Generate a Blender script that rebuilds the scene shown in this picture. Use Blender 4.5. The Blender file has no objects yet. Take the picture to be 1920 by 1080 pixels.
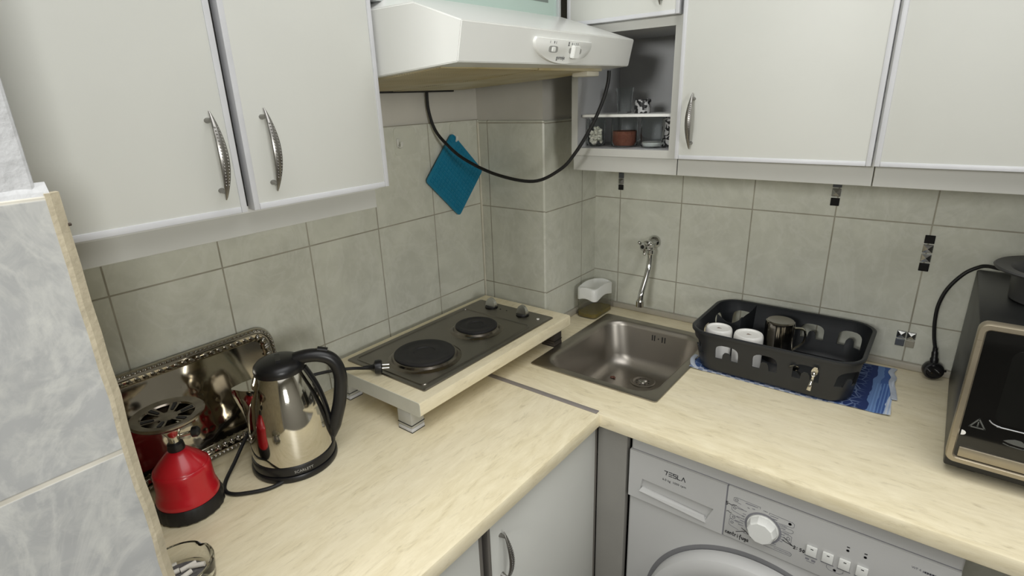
import bpy, bmesh, math, random
from mathutils import Vector, Matrix
random.seed(7)
PI = math.pi
S = bpy.context.scene
COL = S.collection

# ------------------------------------------------------------------ materials
def lin(c):
    return tuple((x/12.92 if x <= .04045 else ((x+.055)/1.055)**2.4) for x in [v/255 for v in c]) + (1,)

def newmat(name):
    m = bpy.data.materials.new(name); m.use_nodes = True
    nt = m.node_tree
    return m, nt, nt.nodes['Principled BSDF']

def N(nt, t, **k):
    n = nt.nodes.new(t)
    for a, b in k.items(): setattr(n, a, b)
    return n

def math_(nt, op, a, b=None, c=None):
    n = N(nt, 'ShaderNodeMath', operation=op)
    for i, v in enumerate((a, b, c)):
        if v is None: continue
        if isinstance(v, (int, float)): n.inputs[i].default_value = v
        else: nt.links.new(v, n.inputs[i])
    return n.outputs[0]

def mixc(nt, f, a, b):
    n = N(nt, 'ShaderNodeMix', data_type='RGBA')
    for s, v in ((n.inputs[0], f), (n.inputs[6], a), (n.inputs[7], b)):
        if isinstance(v, (int, float, tuple)): s.default_value = v
        else: nt.links.new(v, s)
    return n.outputs[2]

def noise(nt, co, scale, detail=3, rough=.5, stretch=None, dist=0):
    if stretch:
        mp = N(nt, 'ShaderNodeMapping'); mp.inputs['Scale'].default_value = stretch
        nt.links.new(co, mp.inputs[0]); co = mp.outputs[0]
    n = N(nt, 'ShaderNodeTexNoise')
    n.inputs['Scale'].default_value = scale; n.inputs['Detail'].default_value = detail
    n.inputs['Roughness'].default_value = rough; n.inputs['Distortion'].default_value = dist
    nt.links.new(co, n.inputs['Vector'])
    return n.outputs[0]

def maprange(nt, v, a, b, c=0., d=1., smooth=False):
    n = N(nt, 'ShaderNodeMapRange')
    if smooth: n.interpolation_type = 'SMOOTHSTEP'
    nt.links.new(v, n.inputs[0])
    for i, x in enumerate((a, b, c, d)): n.inputs[i+1].default_value = x
    return n.outputs[0]

def bump(nt, bs, h, strength=.3, dist=.002):
    b = N(nt, 'ShaderNodeBump'); b.inputs['Strength'].default_value = strength; b.inputs['Distance'].default_value = dist
    nt.links.new(h, b.inputs['Height']); nt.links.new(b.outputs[0], bs.inputs['Normal'])

def obco(nt):
    return N(nt, 'ShaderNodeTexCoord').outputs['Object']

def mat(name, c, rough=.5, metal=0., var=0., vscale=30, bmp=0., bscale=200, trans=0., alpha=1., coat=0., ior=None, spec=None):
    """plain procedural material: base colour with a gentle noise variation and optional bump"""
    m, nt, bs = newmat(name)
    c = lin(c)
    bs.inputs['Roughness'].default_value = rough; bs.inputs['Metallic'].default_value = metal
    if trans: bs.inputs['Transmission Weight'].default_value = trans
    if coat: bs.inputs['Coat Weight'].default_value = coat; bs.inputs['Coat Roughness'].default_value = .1
    if ior: bs.inputs['IOR'].default_value = ior
    if spec is not None: bs.inputs['Specular IOR Level'].default_value = spec
    bs.inputs['Alpha'].default_value = alpha
    co = obco(nt)
    if var:
        f = maprange(nt, noise(nt, co, vscale), .3, .7)
        a = tuple(x*(1-var) for x in c[:3]) + (1,); b = tuple(min(1, x*(1+var)) for x in c[:3]) + (1,)
        nt.links.new(mixc(nt, f, a, b), bs.inputs['Base Color'])
    else: bs.inputs['Base Color'].default_value = c
    if bmp: bump(nt, bs, noise(nt, co, bscale, 4), bmp)
    return m

def tile_mat(name, ax, u0, tw, z0, th, base=(206, 207, 194), grout=(146, 142, 127), gw=.0028):
    """glazed wall tile: grout grid along one horizontal axis and z, cloudy marble veining inside each tile"""
    m, nt, bs = newmat(name)
    co = obco(nt)
    sp = N(nt, 'ShaderNodeSeparateXYZ'); nt.links.new(co, sp.inputs[0])
    def dist(s, o, w):
        t = math_(nt, 'DIVIDE', math_(nt, 'SUBTRACT', s, o), w)
        f = math_(nt, 'FRACT', math_(nt, 'ADD', t, .5))
        return math_(nt, 'MULTIPLY', math_(nt, 'ABSOLUTE', math_(nt, 'SUBTRACT', f, .5)), w)
    d = math_(nt, 'MINIMUM', dist(sp.outputs[ax], u0, tw), dist(sp.outputs[2], z0, th))
    g = maprange(nt, d, gw*.35, gw*.75, 1, 0, True)
    cl = noise(nt, co, 9, 5, .55, dist=.6)
    v = noise(nt, co, 7, 6, .62, stretch=(1, 1, .8), dist=1.6)
    vein = maprange(nt, math_(nt, 'ABSOLUTE', math_(nt, 'SUBTRACT', v, .5)), 0, .05, 1, 0)
    b = lin(base)
    c1 = mixc(nt, maprange(nt, cl, .35, .68), tuple(x*.90 for x in b[:3]) + (1,), tuple(x*1.05 for x in b[:3]) + (1,))
    fine = noise(nt, co, 30, 6, .65, dist=1.0)
    c1 = mixc(nt, maprange(nt, fine, .45, .72, 0, .35), c1, lin((224, 224, 214)))
    c2 = mixc(nt, math_(nt, 'MULTIPLY', vein, .22), c1, lin((226, 226, 218)))
    gr = mixc(nt, maprange(nt, noise(nt, co, 14), .35, .65), lin(grout), lin(tuple(min(255, x+24) for x in grout)))
    nt.links.new(mixc(nt, g, c2, gr), bs.inputs['Base Color'])
    nt.links.new(maprange(nt, g, 0, 1, .30, .85), bs.inputs['Roughness'])
    bs.inputs['Specular IOR Level'].default_value = .35
    h = math_(nt, 'ADD', math_(nt, 'MULTIPLY', g, -1), math_(nt, 'MULTIPLY', noise(nt, co, 60, 3), .25))
    bump(nt, bs, h, .35, .0012)
    return m

def laminate_mat(name, along):
    """beige travertine-look laminate with fine streaks along one axis"""
    m, nt, bs = newmat(name)
    co = obco(nt)
    st = (1, .22, 1) if along == 'y' else (.22, 1, 1)
    n1 = noise(nt, co, 58, 8, .70, stretch=st, dist=.5)
    n2 = noise(nt, co, 92, 8, .68, stretch=st, dist=.8)
    n3 = noise(nt, co, 6, 3, .5, stretch=st)
    c = mixc(nt, maprange(nt, n1, .34, .66), lin((216, 204, 170)), lin((233, 223, 193)))
    c = mixc(nt, maprange(nt, n3, .4, .7, 0, .35), c, lin((234, 226, 204)))
    dark = maprange(nt, n2, .54, .72, 0, .55)
    c = mixc(nt, math_(nt, 'MULTIPLY', dark, maprange(nt, n1, .35, .6, 1, .3)), c, lin((158, 144, 112)))
    nt.links.new(c, bs.inputs['Base Color'])
    bs.inputs['Roughness'].default_value = .42
    bs.inputs['Specular IOR Level'].default_value = .4
    bump(nt, bs, n2, .06, .001)
    return m

def brushed_mat(name, c, rough, ax='y', var=.12, metal=1.0, bp=.03):
    m, nt, bs = newmat(name)
    co = obco(nt)
    st = {'x': (.03, 1, 1), 'y': (1, .03, 1), 'z': (1, 1, .03)}[ax]
    n1 = noise(nt, co, 400, 3, .6, stretch=st)
    n2 = noise(nt, co, 12, 3)
    b = lin(c)
    nt.links.new(mixc(nt, maprange(nt, n2, .3, .7), tuple(x*(1-var) for x in b[:3])+(1,), tuple(min(1, x*(1+var)) for x in b[:3])+(1,)), bs.inputs['Base Color'])
    bs.inputs['Metallic'].default_value = metal
    nt.links.new(maprange(nt, n1, .3, .7, rough*.8, rough*1.2), bs.inputs['Roughness'])
    if bp: bump(nt, bs, n1, bp, .0005)
    return m

M = {}
M['door'] = mat('white_laminate', (208, 209, 203), .45, var=.015, vscale=8, bmp=.03, bscale=300, spec=.35)
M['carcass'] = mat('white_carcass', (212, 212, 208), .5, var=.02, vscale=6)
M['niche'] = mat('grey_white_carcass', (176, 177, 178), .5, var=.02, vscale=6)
M['pelmet'] = mat('pelmet_white', (188, 188, 182), .5, var=.02, vscale=10)
M['trim'] = mat('silver_edge_foil', (204, 205, 208), .4, 0, var=.03)
M['dark_trim'] = mat('grey_edge_foil', (122, 118, 112), .4, .3, var=.03)
M['gap'] = mat('dark_gap', (40, 39, 38), .8, var=.05)
M['hood'] = mat('white_enamel', (222, 223, 219), .32, var=.012, vscale=6, coat=.2)
M['hood_plastic'] = mat('white_plastic', (228, 229, 225), .3, var=.01)
M['black_plastic'] = mat('black_plastic', (22, 22, 24), .35, var=.08)
M['black_rubber'] = mat('black_rubber', (17, 17, 18), .5, var=.08)
M['rack'] = mat('charcoal_plastic', (34, 36, 39), .42, var=.04, bmp=.03)
M['print'] = mat('dark_print', (50, 50, 56), .6, var=.05)
M['print_grey'] = mat('grey_print', (128, 128, 134), .6, var=.05)
M['ink'] = mat('black_marker_ink', (20, 20, 24), .6, var=.05)
M['steel_mirror'] = mat('polished_steel', (206, 202, 192), .07, 1.0, var=.02)
M['chrome'] = mat('chrome', (205, 205, 203), .1, 1.0, var=.02)
M['hob_steel'] = mat('hob_steel', (140, 136, 129), .33, 1.0, var=.05, vscale=9)
M['sink_steel'] = mat('sink_steel', (168, 163, 155), .37, 1.0, var=.05, vscale=9)
M['handle'] = brushed_mat('satin_nickel', (150, 148, 144), .32, 'z')
M['plate'] = mat('cast_iron_plate', (34, 33, 34), .62, var=.15, vscale=60, bmp=.1, bscale=300)
M['red'] = mat('red_enamel', (186, 18, 34), .3, var=.05, vscale=20, coat=.3)
M['glass'] = mat('clear_glass', (250, 252, 250), .02, trans=1.0, ior=1.47)
M['jar_glass'] = mat('clear_plastic', (245, 248, 248), .05, trans=1.0, ior=1.15)
M['white_ceramic'] = mat('white_ceramic', (236, 235, 231), .25, var=.01)
M['teal'] = mat('teal_silicone', (8, 118, 152), .5, var=.05, vscale=30)
M['washer'] = mat('washer_white', (190, 190, 188), .38, var=.01, vscale=8)
M['washer_panel'] = mat('washer_panel_white', (193, 193, 191), .35, var=.01, vscale=8)
M['grey_panel'] = mat('grey_panel', (146, 144, 138), .5, var=.03, vscale=15)
M['champagne'] = brushed_mat('champagne_metal', (168, 158, 138), .34, 'x', metal=.7)
M['mw_black'] = mat('oven_black', (30, 31, 31), .38, var=.1, vscale=12)
M['mw_glass'] = mat('black_glass', (9, 10, 10), .06, var=.1, coat=.3)
M['mw_window'] = mat('dark_window', (18, 19, 18), .12, var=.1)
M['plaster'] = mat('rough_plaster', (188, 189, 190), .9, var=.05, vscale=40, bmp=1.0, bscale=70)
M['paint'] = mat('wall_paint', (196, 193, 184), .8, var=.03, vscale=12, bmp=.12, bscale=120)
M['ceiling'] = mat('ceiling_paint', (224, 222, 215), .9, var=.02, vscale=5)
M['floor'] = mat('floor_tile', (92, 86, 78), .4, var=.08, vscale=6)
M['raw_edge'] = mat('raw_tile_edge', (184, 174, 150), .8, var=.12, vscale=45, bmp=.5, bscale=150)
M['strip'] = mat('metal_joint_strip', (140, 134, 130), .5, .2, var=.05)
M['upstand'] = mat('grey_upstand', (170, 165, 152), .5, var=.06, vscale=20)
M['caulk'] = mat('old_caulk', (206, 202, 186), .7, var=.08, vscale=30)
M['mos_black'] = mat('black_mosaic_glass', (14, 14, 15), .12, var=.2)
M['mos_mirror'] = mat('mirror_mosaic', (160, 160, 158), .12, .9, var=.25, vscale=90)
M['mos_grey'] = mat('grey_mosaic', (92, 95, 100), .25, .3, var=.2)
M['mos_beige'] = mat('beige_mosaic', (150, 146, 132), .3, .1, var=.15)
M['frost'] = mat('frosted_green_glass', (176, 196, 188), .35, var=.02, vscale=10)
M['frost_dark'] = mat('grey_pane', (112, 122, 118), .25, var=.04, vscale=10)
M['alu'] = mat('aluminium', (196, 198, 200), .35, .6, var=.03)
M['soap'] = mat('olive_soap', (136, 118, 30), .15, var=.1, trans=.25)
M['smoky'] = mat('smoky_clear_plastic', (232, 231, 222), .06, trans=.95, ior=1.06)
M['spice'] = mat('brown_spice', (112, 64, 48), .9, var=.2, vscale=200, bmp=.5)
M['sugar'] = mat('white_lumps', (232, 228, 216), .8, var=.05, vscale=80)
M['salt'] = mat('white_salt', (220, 222, 220), .8, var=.04)
M['ash'] = mat('grey_ash', (92, 90, 90), .95, var=.35, vscale=150, bmp=.8)
M['butt'] = mat('cigarette_paper', (226, 222, 214), .8, var=.05)
M['food'] = mat('food_scrap', (104, 66, 52), .5, var=.2, vscale=120)
M['food_pale'] = mat('pale_scrap', (176, 160, 110), .6, var=.1)
M['brown'] = mat('brown_mark', (120, 100, 88), .7, var=.1)
M['screw'] = mat('dark_screw', (70, 60, 52), .6, .4, var=.1)
M['door_print'] = mat('pale_grey_print', (84, 86, 84), .5, var=.04)
M['foot_grey'] = mat('foot_grey', (176, 176, 170), .45, var=.03)
M['shaded_foot'] = mat('shaded_foot_brown', (62, 56, 50), .5, var=.06)  # foot colour darkened to carry the shade under the board
M['film'] = mat('clear_film', (206, 207, 194), .2, var=.02)
M['satin'] = mat('satin_silver', (205, 205, 203), .24, 1.0, var=.02)
M['pan'] = mat('dark_grey_enamel', (64, 64, 64), .4, var=.08)

# left wall, corner column and back wall tiles (measured tile modules)
M['tile_left'] = tile_mat('wall_tile_left', 1, -.4928, .1988, .3641, .2449)
M['tile_colf'] = tile_mat('wall_tile_column_front', 0, .036, .2, .3575, .2415)
M['tile_cols'] = tile_mat('wall_tile_column_side', 1, -.085, .205, .3555, .2415)
M['tile_back'] = tile_mat('wall_tile_back', 0, .3201, .1954, .3587, .2413)
M['tile_part'] = tile_mat('wall_tile_partition', 1, -1.44, .42, .3587, .2449, base=(171, 172, 171), grout=(186, 182, 170), gw=.0045)

# gasket: greasy hood filter
def filter_mat():
    m, nt, bs = newmat('greasy_filter')
    co = obco(nt)
    n = noise(nt, co, 7, 4)
    g = noise(nt, co, 3, 2)
    c = mixc(nt, maprange(nt, n, .35, .65), lin((178, 166, 128)), lin((206, 201, 182)))
    c = mixc(nt, maprange(nt, g, .42, .6, 0, .6), c, lin((170, 150, 92)))
    vo = N(nt, 'ShaderNodeTexVoronoi'); vo.inputs['Scale'].default_value = 160; vo.inputs['Randomness'].default_value = 0
    nt.links.new(co, vo.inputs['Vector'])
    hole = maprange(nt, vo.outputs[0], .22, .32, 1, 0)
    c = mixc(nt, math_(nt, 'MULTIPLY', hole, .35), c, lin((110, 100, 72)))
    nt.links.new(c, bs.inputs['Base Color']); bs.inputs['Roughness'].default_value = .55
    bump(nt, bs, hole, -.3, .002)
    return m
M['filter'] = filter_mat()

def towel_mat():
    m, nt, bs = newmat('blue_towel_cloth')
    co = obco(nt)
    sp = N(nt, 'ShaderNodeSeparateXYZ'); nt.links.new(co, sp.inputs[0])
    x, y = sp.outputs[0], sp.outputs[1]
    nx = math_(nt, 'ADD', x, math_(nt, 'MULTIPLY', noise(nt, co, 14, 2), .03))
    ramp = N(nt, 'ShaderNodeValToRGB'); ramp.color_ramp.interpolation = 'CONSTANT'
    els = [(0, (196, 200, 210)), (.02, (52, 78, 128)), (.70, (40, 66, 118)), (.80, (28, 48, 98)), (.90, (94, 124, 172)), (.935, (62, 92, 150)), (.975, (196, 204, 214))]
    e = ramp.color_ramp.elements
    e[0].position = 0; e[0].color = lin(els[0][1]); e[1].position = els[1][0]; e[1].color = lin(els[1][1])
    for p, c in els[2:]:
        q = e.new(p); q.color = lin(c)
    nt.links.new(maprange(nt, nx, .682, 1.116), ramp.inputs[0])
    # printed pale pattern beside the rack, and fine stripes
    vo = N(nt, 'ShaderNodeTexVoronoi', feature='DISTANCE_TO_EDGE'); vo.inputs['Scale'].default_value = 46
    nt.links.new(co, vo.inputs['Vector'])
    pat = math_(nt, 'MULTIPLY', maprange(nt, vo.outputs[0], .03, .07, 1, 0), maprange(nt, x, 1.03, 1.05, .6, 0))
    c = mixc(nt, math_(nt, 'MULTIPLY', pat, .8), ramp.outputs[0], lin((150, 172, 210)))
    ck = N(nt, 'ShaderNodeTexChecker'); ck.inputs['Scale'].default_value = 90
    nt.links.new(co, ck.inputs[0])
    edge = math_(nt, 'MULTIPLY', maprange(nt, y, -.286, -.28, 1, 0), ck.outputs[1])
    c = mixc(nt, maprange(nt, y, -.288, -.284, .75, 0), c, lin((128, 138, 160)))
    c = mixc(nt, math_(nt, 'MULTIPLY', edge, .6), c, lin((206, 210, 216)))
    st = math_(nt, 'FRACT', math_(nt, 'MULTIPLY', x, 160))
    stripe = math_(nt, 'MULTIPLY', math_(nt, 'GREATER_THAN', st, .6), math_(nt, 'MULTIPLY', math_(nt, 'GREATER_THAN', x, 1.062), math_(nt, 'LESS_THAN', y, -.13)))
    c = mixc(nt, math_(nt, 'MULTIPLY', stripe, .5), c, lin((120, 156, 206)))
    nt.links.new(c, bs.inputs['Base Color']); bs.inputs['Roughness'].default_value = .95
    bump(nt, bs, noise(nt, co, 500, 2), .4, .001)
    return m
M['towel'] = towel_mat()

def patterned_mat():
    m, nt, bs = newmat('patterned_black_white')
    n = noise(nt, obco(nt), 60, 2, dist=1.)
    nt.links.new(mixc(nt, math_(nt, 'GREATER_THAN', n, .5), lin((30, 30, 32)), lin((176, 176, 176))), bs.inputs['Base Color'])
    bs.inputs['Roughness'].default_value = .3
    return m
M['pattern'] = patterned_mat()

def tray_mat():
    m, nt, bs = newmat('engraved_tray_steel')
    co = obco(nt)
    bs.inputs['Metallic'].default_value = 1; bs.inputs['Roughness'].default_value = .09
    bs.inputs['Base Color'].default_value = lin((186, 180, 168))
    vo = N(nt, 'ShaderNodeTexVoronoi', feature='SMOOTH_F1'); vo.inputs['Scale'].default_value = 70
    nt.links.new(co, vo.inputs['Vector'])
    sp = N(nt, 'ShaderNodeSeparateXYZ'); nt.links.new(co, sp.inputs[0])
    dy = math_(nt, 'SUBTRACT', sp.outputs[0], -.01); dz = math_(nt, 'SUBTRACT', sp.outputs[1], .10)
    r = math_(nt, 'SQRT', math_(nt, 'ADD', math_(nt, 'MULTIPLY', dy, dy), math_(nt, 'MULTIPLY', dz, dz)))
    msk = maprange(nt, r, .055, .075, 1, 0)
    bump(nt, bs, math_(nt, 'MULTIPLY', vo.outputs[0], msk), .35, .002)
    return m
M['tray'] = tray_mat()

# ------------------------------------------------------------------ object helpers
LOC = {}
def tag(o, label, cat, group=None):
    o['label'] = label; o['category'] = cat
    if group: o['group'] = group
    return o

def thing(name, label, cat, loc=(0, 0, 0), rotz=0, group=None):
    o = bpy.data.objects.new(name, None); COL.objects.link(o)
    o.empty_display_size = .05
    o.location = loc; o.rotation_euler = (0, 0, rotz)
    LOC[o] = Vector(loc)
    return tag(o, label, cat, group)

def obj(name, bm, m, parent=None, smooth=True, label=None, world=True, angle=35):
    """link a bmesh as ONE mesh object; world=True: the vertices are in world coordinates"""
    off = LOC.get(parent, Vector()) if parent else Vector()
    if world and parent: bmesh.ops.translate(bm, verts=bm.verts, vec=-off)
    bmesh.ops.recalc_face_normals(bm, faces=bm.faces)
    me = bpy.data.meshes.new(name); bm.to_mesh(me); bm.free()
    for mm in (m if isinstance(m, (list, tuple)) else [m]): me.materials.append(mm)
    o = bpy.data.objects.new(name, me); COL.objects.link(o)
    if parent: o.parent = parent; LOC[o] = off
    else: LOC[o] = Vector()
    if smooth:
        for p in me.polygons: p.use_smooth = True
        try: me.set_sharp_from_angle(angle=math.radians(angle))
        except Exception: pass
    if label: o['label'] = label
    return o

def struct(name, bm, m, parent=None, smooth=False):
    o = obj(name, bm, m, parent, smooth)
    if not parent: o['kind'] = 'structure'
    return o

def copy_tree(o, parent=None):
    c = o.copy(); COL.objects.link(c); c.parent = parent
    for ch in list(o.children): copy_tree(ch, c)
    return c

def NB(): return bmesh.new()

def box(bm, x0, x1, y0, y1, z0, z1, r=0, seg=2, mi=0):
    x0, x1 = min(x0, x1), max(x0, x1); y0, y1 = min(y0, y1), max(y0, y1); z0, z1 = min(z0, z1), max(z0, z1)
    res = bmesh.ops.create_cube(bm, size=1)
    vs = res['verts']
    for v in vs:
        v.co = Vector((x0 + (v.co.x+.5)*(x1-x0), y0 + (v.co.y+.5)*(y1-y0), z0 + (v.co.z+.5)*(z1-z0)))
    fs = list({f for v in vs for f in v.link_faces})
    for f in fs: f.material_index = mi
    if r:
        es = list({e for v in vs for e in v.link_edges})
        bmesh.ops.bevel(bm, geom=es, offset=r, segments=seg, affect='EDGES', profile=.5, material=mi)
    return bm

def loft(bm, loops, cap0=True, cap1=True, closed=True, mi=0):
    rows = [[bm.verts.new(p) for p in L] for L in loops]
    n = len(rows[0])
    for a, b in zip(rows, rows[1:]):
        for i in range(n if closed else n-1):
            j = (i+1) % n
            f = bm.faces.new((a[i], a[j], b[j], b[i])); f.material_index = mi
    if cap0: bm.faces.new(rows[0][::-1]).material_index = mi
    if cap1: bm.faces.new(rows[-1]).material_index = mi
    return rows

def lathe(bm, prof, c=(0, 0, 0), seg=40, cap0=True, cap1=True, mi=0, axis=Vector((0, 0, 1))):
    q = Vector((0, 0, 1)).rotation_difference(Vector(axis).normalized())
    loops = []
    for r, z in prof:
        r = max(r, 1e-5)
        loops.append([Vector(c) + q @ Vector((r*math.cos(2*PI*i/seg), r*math.sin(2*PI*i/seg), z)) for i in range(seg)])
    loft(bm, loops, cap0, cap1, mi=mi)
    return bm

def smooth_pts(pts, n=8):
    P = [Vector(p) for p in pts]; out = []
    for i in range(len(P)-1):
        p0 = P[max(i-1, 0)]; p1 = P[i]; p2 = P[i+1]; p3 = P[min(i+2, len(P)-1)]
        for k in range(n):
            t = k/n
            out.append(.5*((2*p1) + (p2-p0)*t + (2*p0-5*p1+4*p2-p3)*t*t + (3*p1-p0-3*p2+p3)*t**3))
    out.append(P[-1]); return out

def tube(bm, pts, r, seg=10, caps=True, r2=None, up=None, mi=0):
    """tube along points; r may be a list; r2 = second half-axis for a flattened section"""
    P = [Vector(p) for p in pts]; n = len(P)
    R = r if isinstance(r, (list, tuple)) else [r]*n
    R2 = r2 if isinstance(r2, (list, tuple)) else ([r2]*n if r2 else R)
    T = [(P[min(i+1, n-1)]-P[max(i-1, 0)]).normalized() for i in range(n)]
    u = Vector(up) if up else (Vector((0, 0, 1)) if abs(T[0].z) < .9 else Vector((1, 0, 0)))
    loops = []
    for i in range(n):
        u = (u - T[i]*u.dot(T[i])).normalized(); w = T[i].cross(u)
        loops.append([P[i] + u*(R[i]*math.cos(2*PI*k/seg)) + w*(R2[i]*math.sin(2*PI*k/seg)) for k in range(seg)])
    loft(bm, loops, caps, caps, mi=mi)
    return bm

def rrect(x0, x1, y0, y1, r, z, n=6):
    """rounded rectangle loop in the xy plane"""
    pts = []
    for cx, cy, a0 in ((x1-r, y1-r, 0), (x0+r, y1-r, 90), (x0+r, y0+r, 180), (x1-r, y0+r, 270)):
        for k in range(n+1):
            a = math.radians(a0 + 90*k/n)
            pts.append(Vector((cx + r*math.cos(a), cy + r*math.sin(a), z)))
    return pts

def prism(bm, poly, f0, f1, mi=0):
    """poly: list of 2d points; f0 / f1 map a 2d point to the two end positions"""
    loft(bm, [[Vector(f0(*p)) for p in poly], [Vector(f1(*p)) for p in poly]], mi=mi)
    return bm

def ribbon(bm, pts, O, U, V, w, t=.0004):
    """thin raised line drawn through 2d points on the plane O + u*U + v*V"""
    O, U, V = Vector(O), Vector(U), Vector(V); Nn = U.cross(V).normalized()
    for (a, b), (c, d) in zip(pts, pts[1:]):
        p, q = O + U*a + V*b, O + U*c + V*d
        dv = q-p
        if dv.length < 1e-7: continue
        dv.normalize(); s = Nn.cross(dv)*(w/2); e = dv*(w*.35)
        L = [p-s-e, q-s+e, q+s+e, p+s-e]
        loft(bm, [L, [x + Nn*t for x in L]])
    return bm

def text_bm(bm, txt, O, U, V, size, t=.0004, align='CENTER'):
    cu = bpy.data.curves.new('lettering', 'FONT'); cu.body = txt; cu.size = size; cu.extrude = t/2
    cu.align_x = align; cu.align_y = 'CENTER'; cu.resolution_u = 2
    o = bpy.data.objects.new('lettering', cu); COL.objects.link(o)
    dg = bpy.context.evaluated_depsgraph_get(); dg.update()
    me = bpy.data.meshes.new_from_object(o.evaluated_get(dg))
    O, U, V = Vector(O), Vector(U).normalized(), Vector(V).normalized(); Nn = U.cross(V)
    for v in me.vertices: v.co = O + U*v.co.x + V*v.co.y + Nn*(v.co.z + t/2)
    bm.from_mesh(me)
    bpy.data.objects.remove(o); bpy.data.curves.remove(cu); bpy.data.meshes.remove(me)
    return bm

def apply_mods(o):
    dg = bpy.context.evaluated_depsgraph_get(); dg.update()
    me = bpy.data.meshes.new_from_object(o.evaluated_get(dg))
    old = o.data; o.modifiers.clear(); o.data = me; me.name = o.name
    return o

# ------------------------------------------------------------------ SETTING
FLOOR = -.87; CEIL = 1.75; XR = 3.0; YF = -3.6
bm = NB(); box(bm, -.2, XR+.1, YF-.1, .2, FLOOR-.1, FLOOR); struct('floor', bm, M['floor'])
bm = NB(); box(bm, -.2, XR+.1, YF-.1, .2, CEIL, CEIL+.1); struct('ceiling', bm, M['ceiling'])
bm = NB(); box(bm, -.15, -.006, YF, .15, FLOOR, CEIL, mi=1); box(bm, -.0065, 0, YF, .0, FLOOR, .609, .0025, mi=0)
struct('wall_left', bm, [M['tile_left'], M['paint']])
wb = NB(); box(wb, -.006, XR, .006, .15, FLOOR, CEIL, mi=1); box(wb, .0, XR, 0, .0065, FLOOR, .605, .0025, mi=0)
wall_back = struct('wall_back', wb, [M['tile_back'], M['paint']])
# boxed-in column in the corner: tiles to .609, painted above
bm = NB()
box(bm, -.006, .227, -.284, .006, FLOOR, CEIL, mi=2)
cx0, cx1, cy0 = 0.0, .233, -.29
def quadf(bm, pts, mi): f = bm.faces.new([bm.verts.new(p) for p in pts]); f.material_index = mi
r = .004
quadf(bm, [(cx0, cy0, FLOOR), (cx1-r, cy0, FLOOR), (cx1-r, cy0, .604), (cx0, cy0, .604)], 0)
quadf(bm, [(cx1, cy0+r, FLOOR), (cx1, 0, FLOOR), (cx1, 0, .602), (cx1, cy0+r, .602)], 1)
quadf(bm, [(cx1-r, cy0, FLOOR), (cx1, cy0+r, FLOOR), (cx1, cy0+r, .602), (cx1-r, cy0, .604)], 0)
quadf(bm, [(cx0, cy0, .604), (cx1-r, cy0, .604), (cx1-r-.002, cy0+.007, .607), (cx0, cy0+.007, .607)], 0)
quadf(bm, [(cx1, cy0+r, .602), (cx1, 0, .602), (cx1-.007, 0, .606), (cx1-.007, cy0+r, .606)], 1)
quadf(bm, [(cx1-r, cy0, .604), (cx1, cy0+r, .602), (cx1-.007, cy0+r, .606), (cx1-r-.002, cy0+.007, .607)], 1)
me = bpy.data.meshes.new('wall_column'); bm.to_mesh(me); bm.free()
for k in ('tile_colf', 'tile_cols', 'paint'): me.materials.append(M[k])
o = bpy.data.objects.new('wall_column', me); COL.objects.link(o); o['kind'] = 'structure'
bm = NB(); box(bm, XR, XR+.1, YF, .15, FLOOR, CEIL); struct('wall_right', bm, M['paint'])
bm = NB(); box(bm, -.15, XR, YF-.1, YF, FLOOR, CEIL); struct('wall_front', bm, M['paint'])
# tiled partition end at the left: tiles stand proud of the rough plaster above
PX, PY = .532, -1.4365
bm = NB()
box(bm, 0, PX-.0045, YF, PY-.013, FLOOR, CEIL, .003, mi=1)
box(bm, PX-.009, PX, YF, PY-.0075, FLOOR, .604, .001, mi=0)
box(bm, 0, PX-.006, PY-.018, PY, FLOOR, .6, .002, mi=2)
# chipped raw edge of the corner tile, uneven down its height
n = 46; L0 = []; zz = [FLOOR + (.606-FLOOR)*i/n for i in range(n+1)]
random.seed(3)
for z in zz:
    j = random.uniform(-.0022, .0022)
    L0.append([Vector((PX-.012, PY-.0105, z)), Vector((PX+.0005, PY-.0100+j*.5, z)), Vector((PX+.0003, PY-.006+j*.5, z)), Vector((PX-.004, PY+.0012+j*.5, z)), Vector((PX-.012, PY+.001, z))])
loft(bm, L0, mi=2)
# ragged plaster lip where plaster meets the top tile
L1 = []
for i in range(48):
    y = PY-.006 - i*.01
    j = random.uniform(0, .005)
    L1.append([Vector((PX-.012, y, .600)), Vector((PX-.0008, y, .6025)), Vector((PX-.0025, y, .606+j*.4)), Vector((PX-.0075, y, .612+j))])
loft(bm, L1, mi=1)
wall_part = struct('wall_partition', bm, [M['tile_part'], M['plaster'], M['raw_edge']])

# caulk line and upstands
bm = NB(); tube(bm, [(.0015, -.2915, .0), (.0015, -.2915, .60)], .0035, 6); struct('trim_1', bm, M['caulk'], smooth=True)
bm = NB(); box(bm, .233, 1.75, -.013, 0, .0005, .018, .003); struct('trim_2', bm, M['upstand'], smooth=True)
bm = NB(); box(bm, .233, .246, -.33, -.013, .0005, .018, .003); struct('trim_3', bm, M['upstand'], smooth=True)

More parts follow.
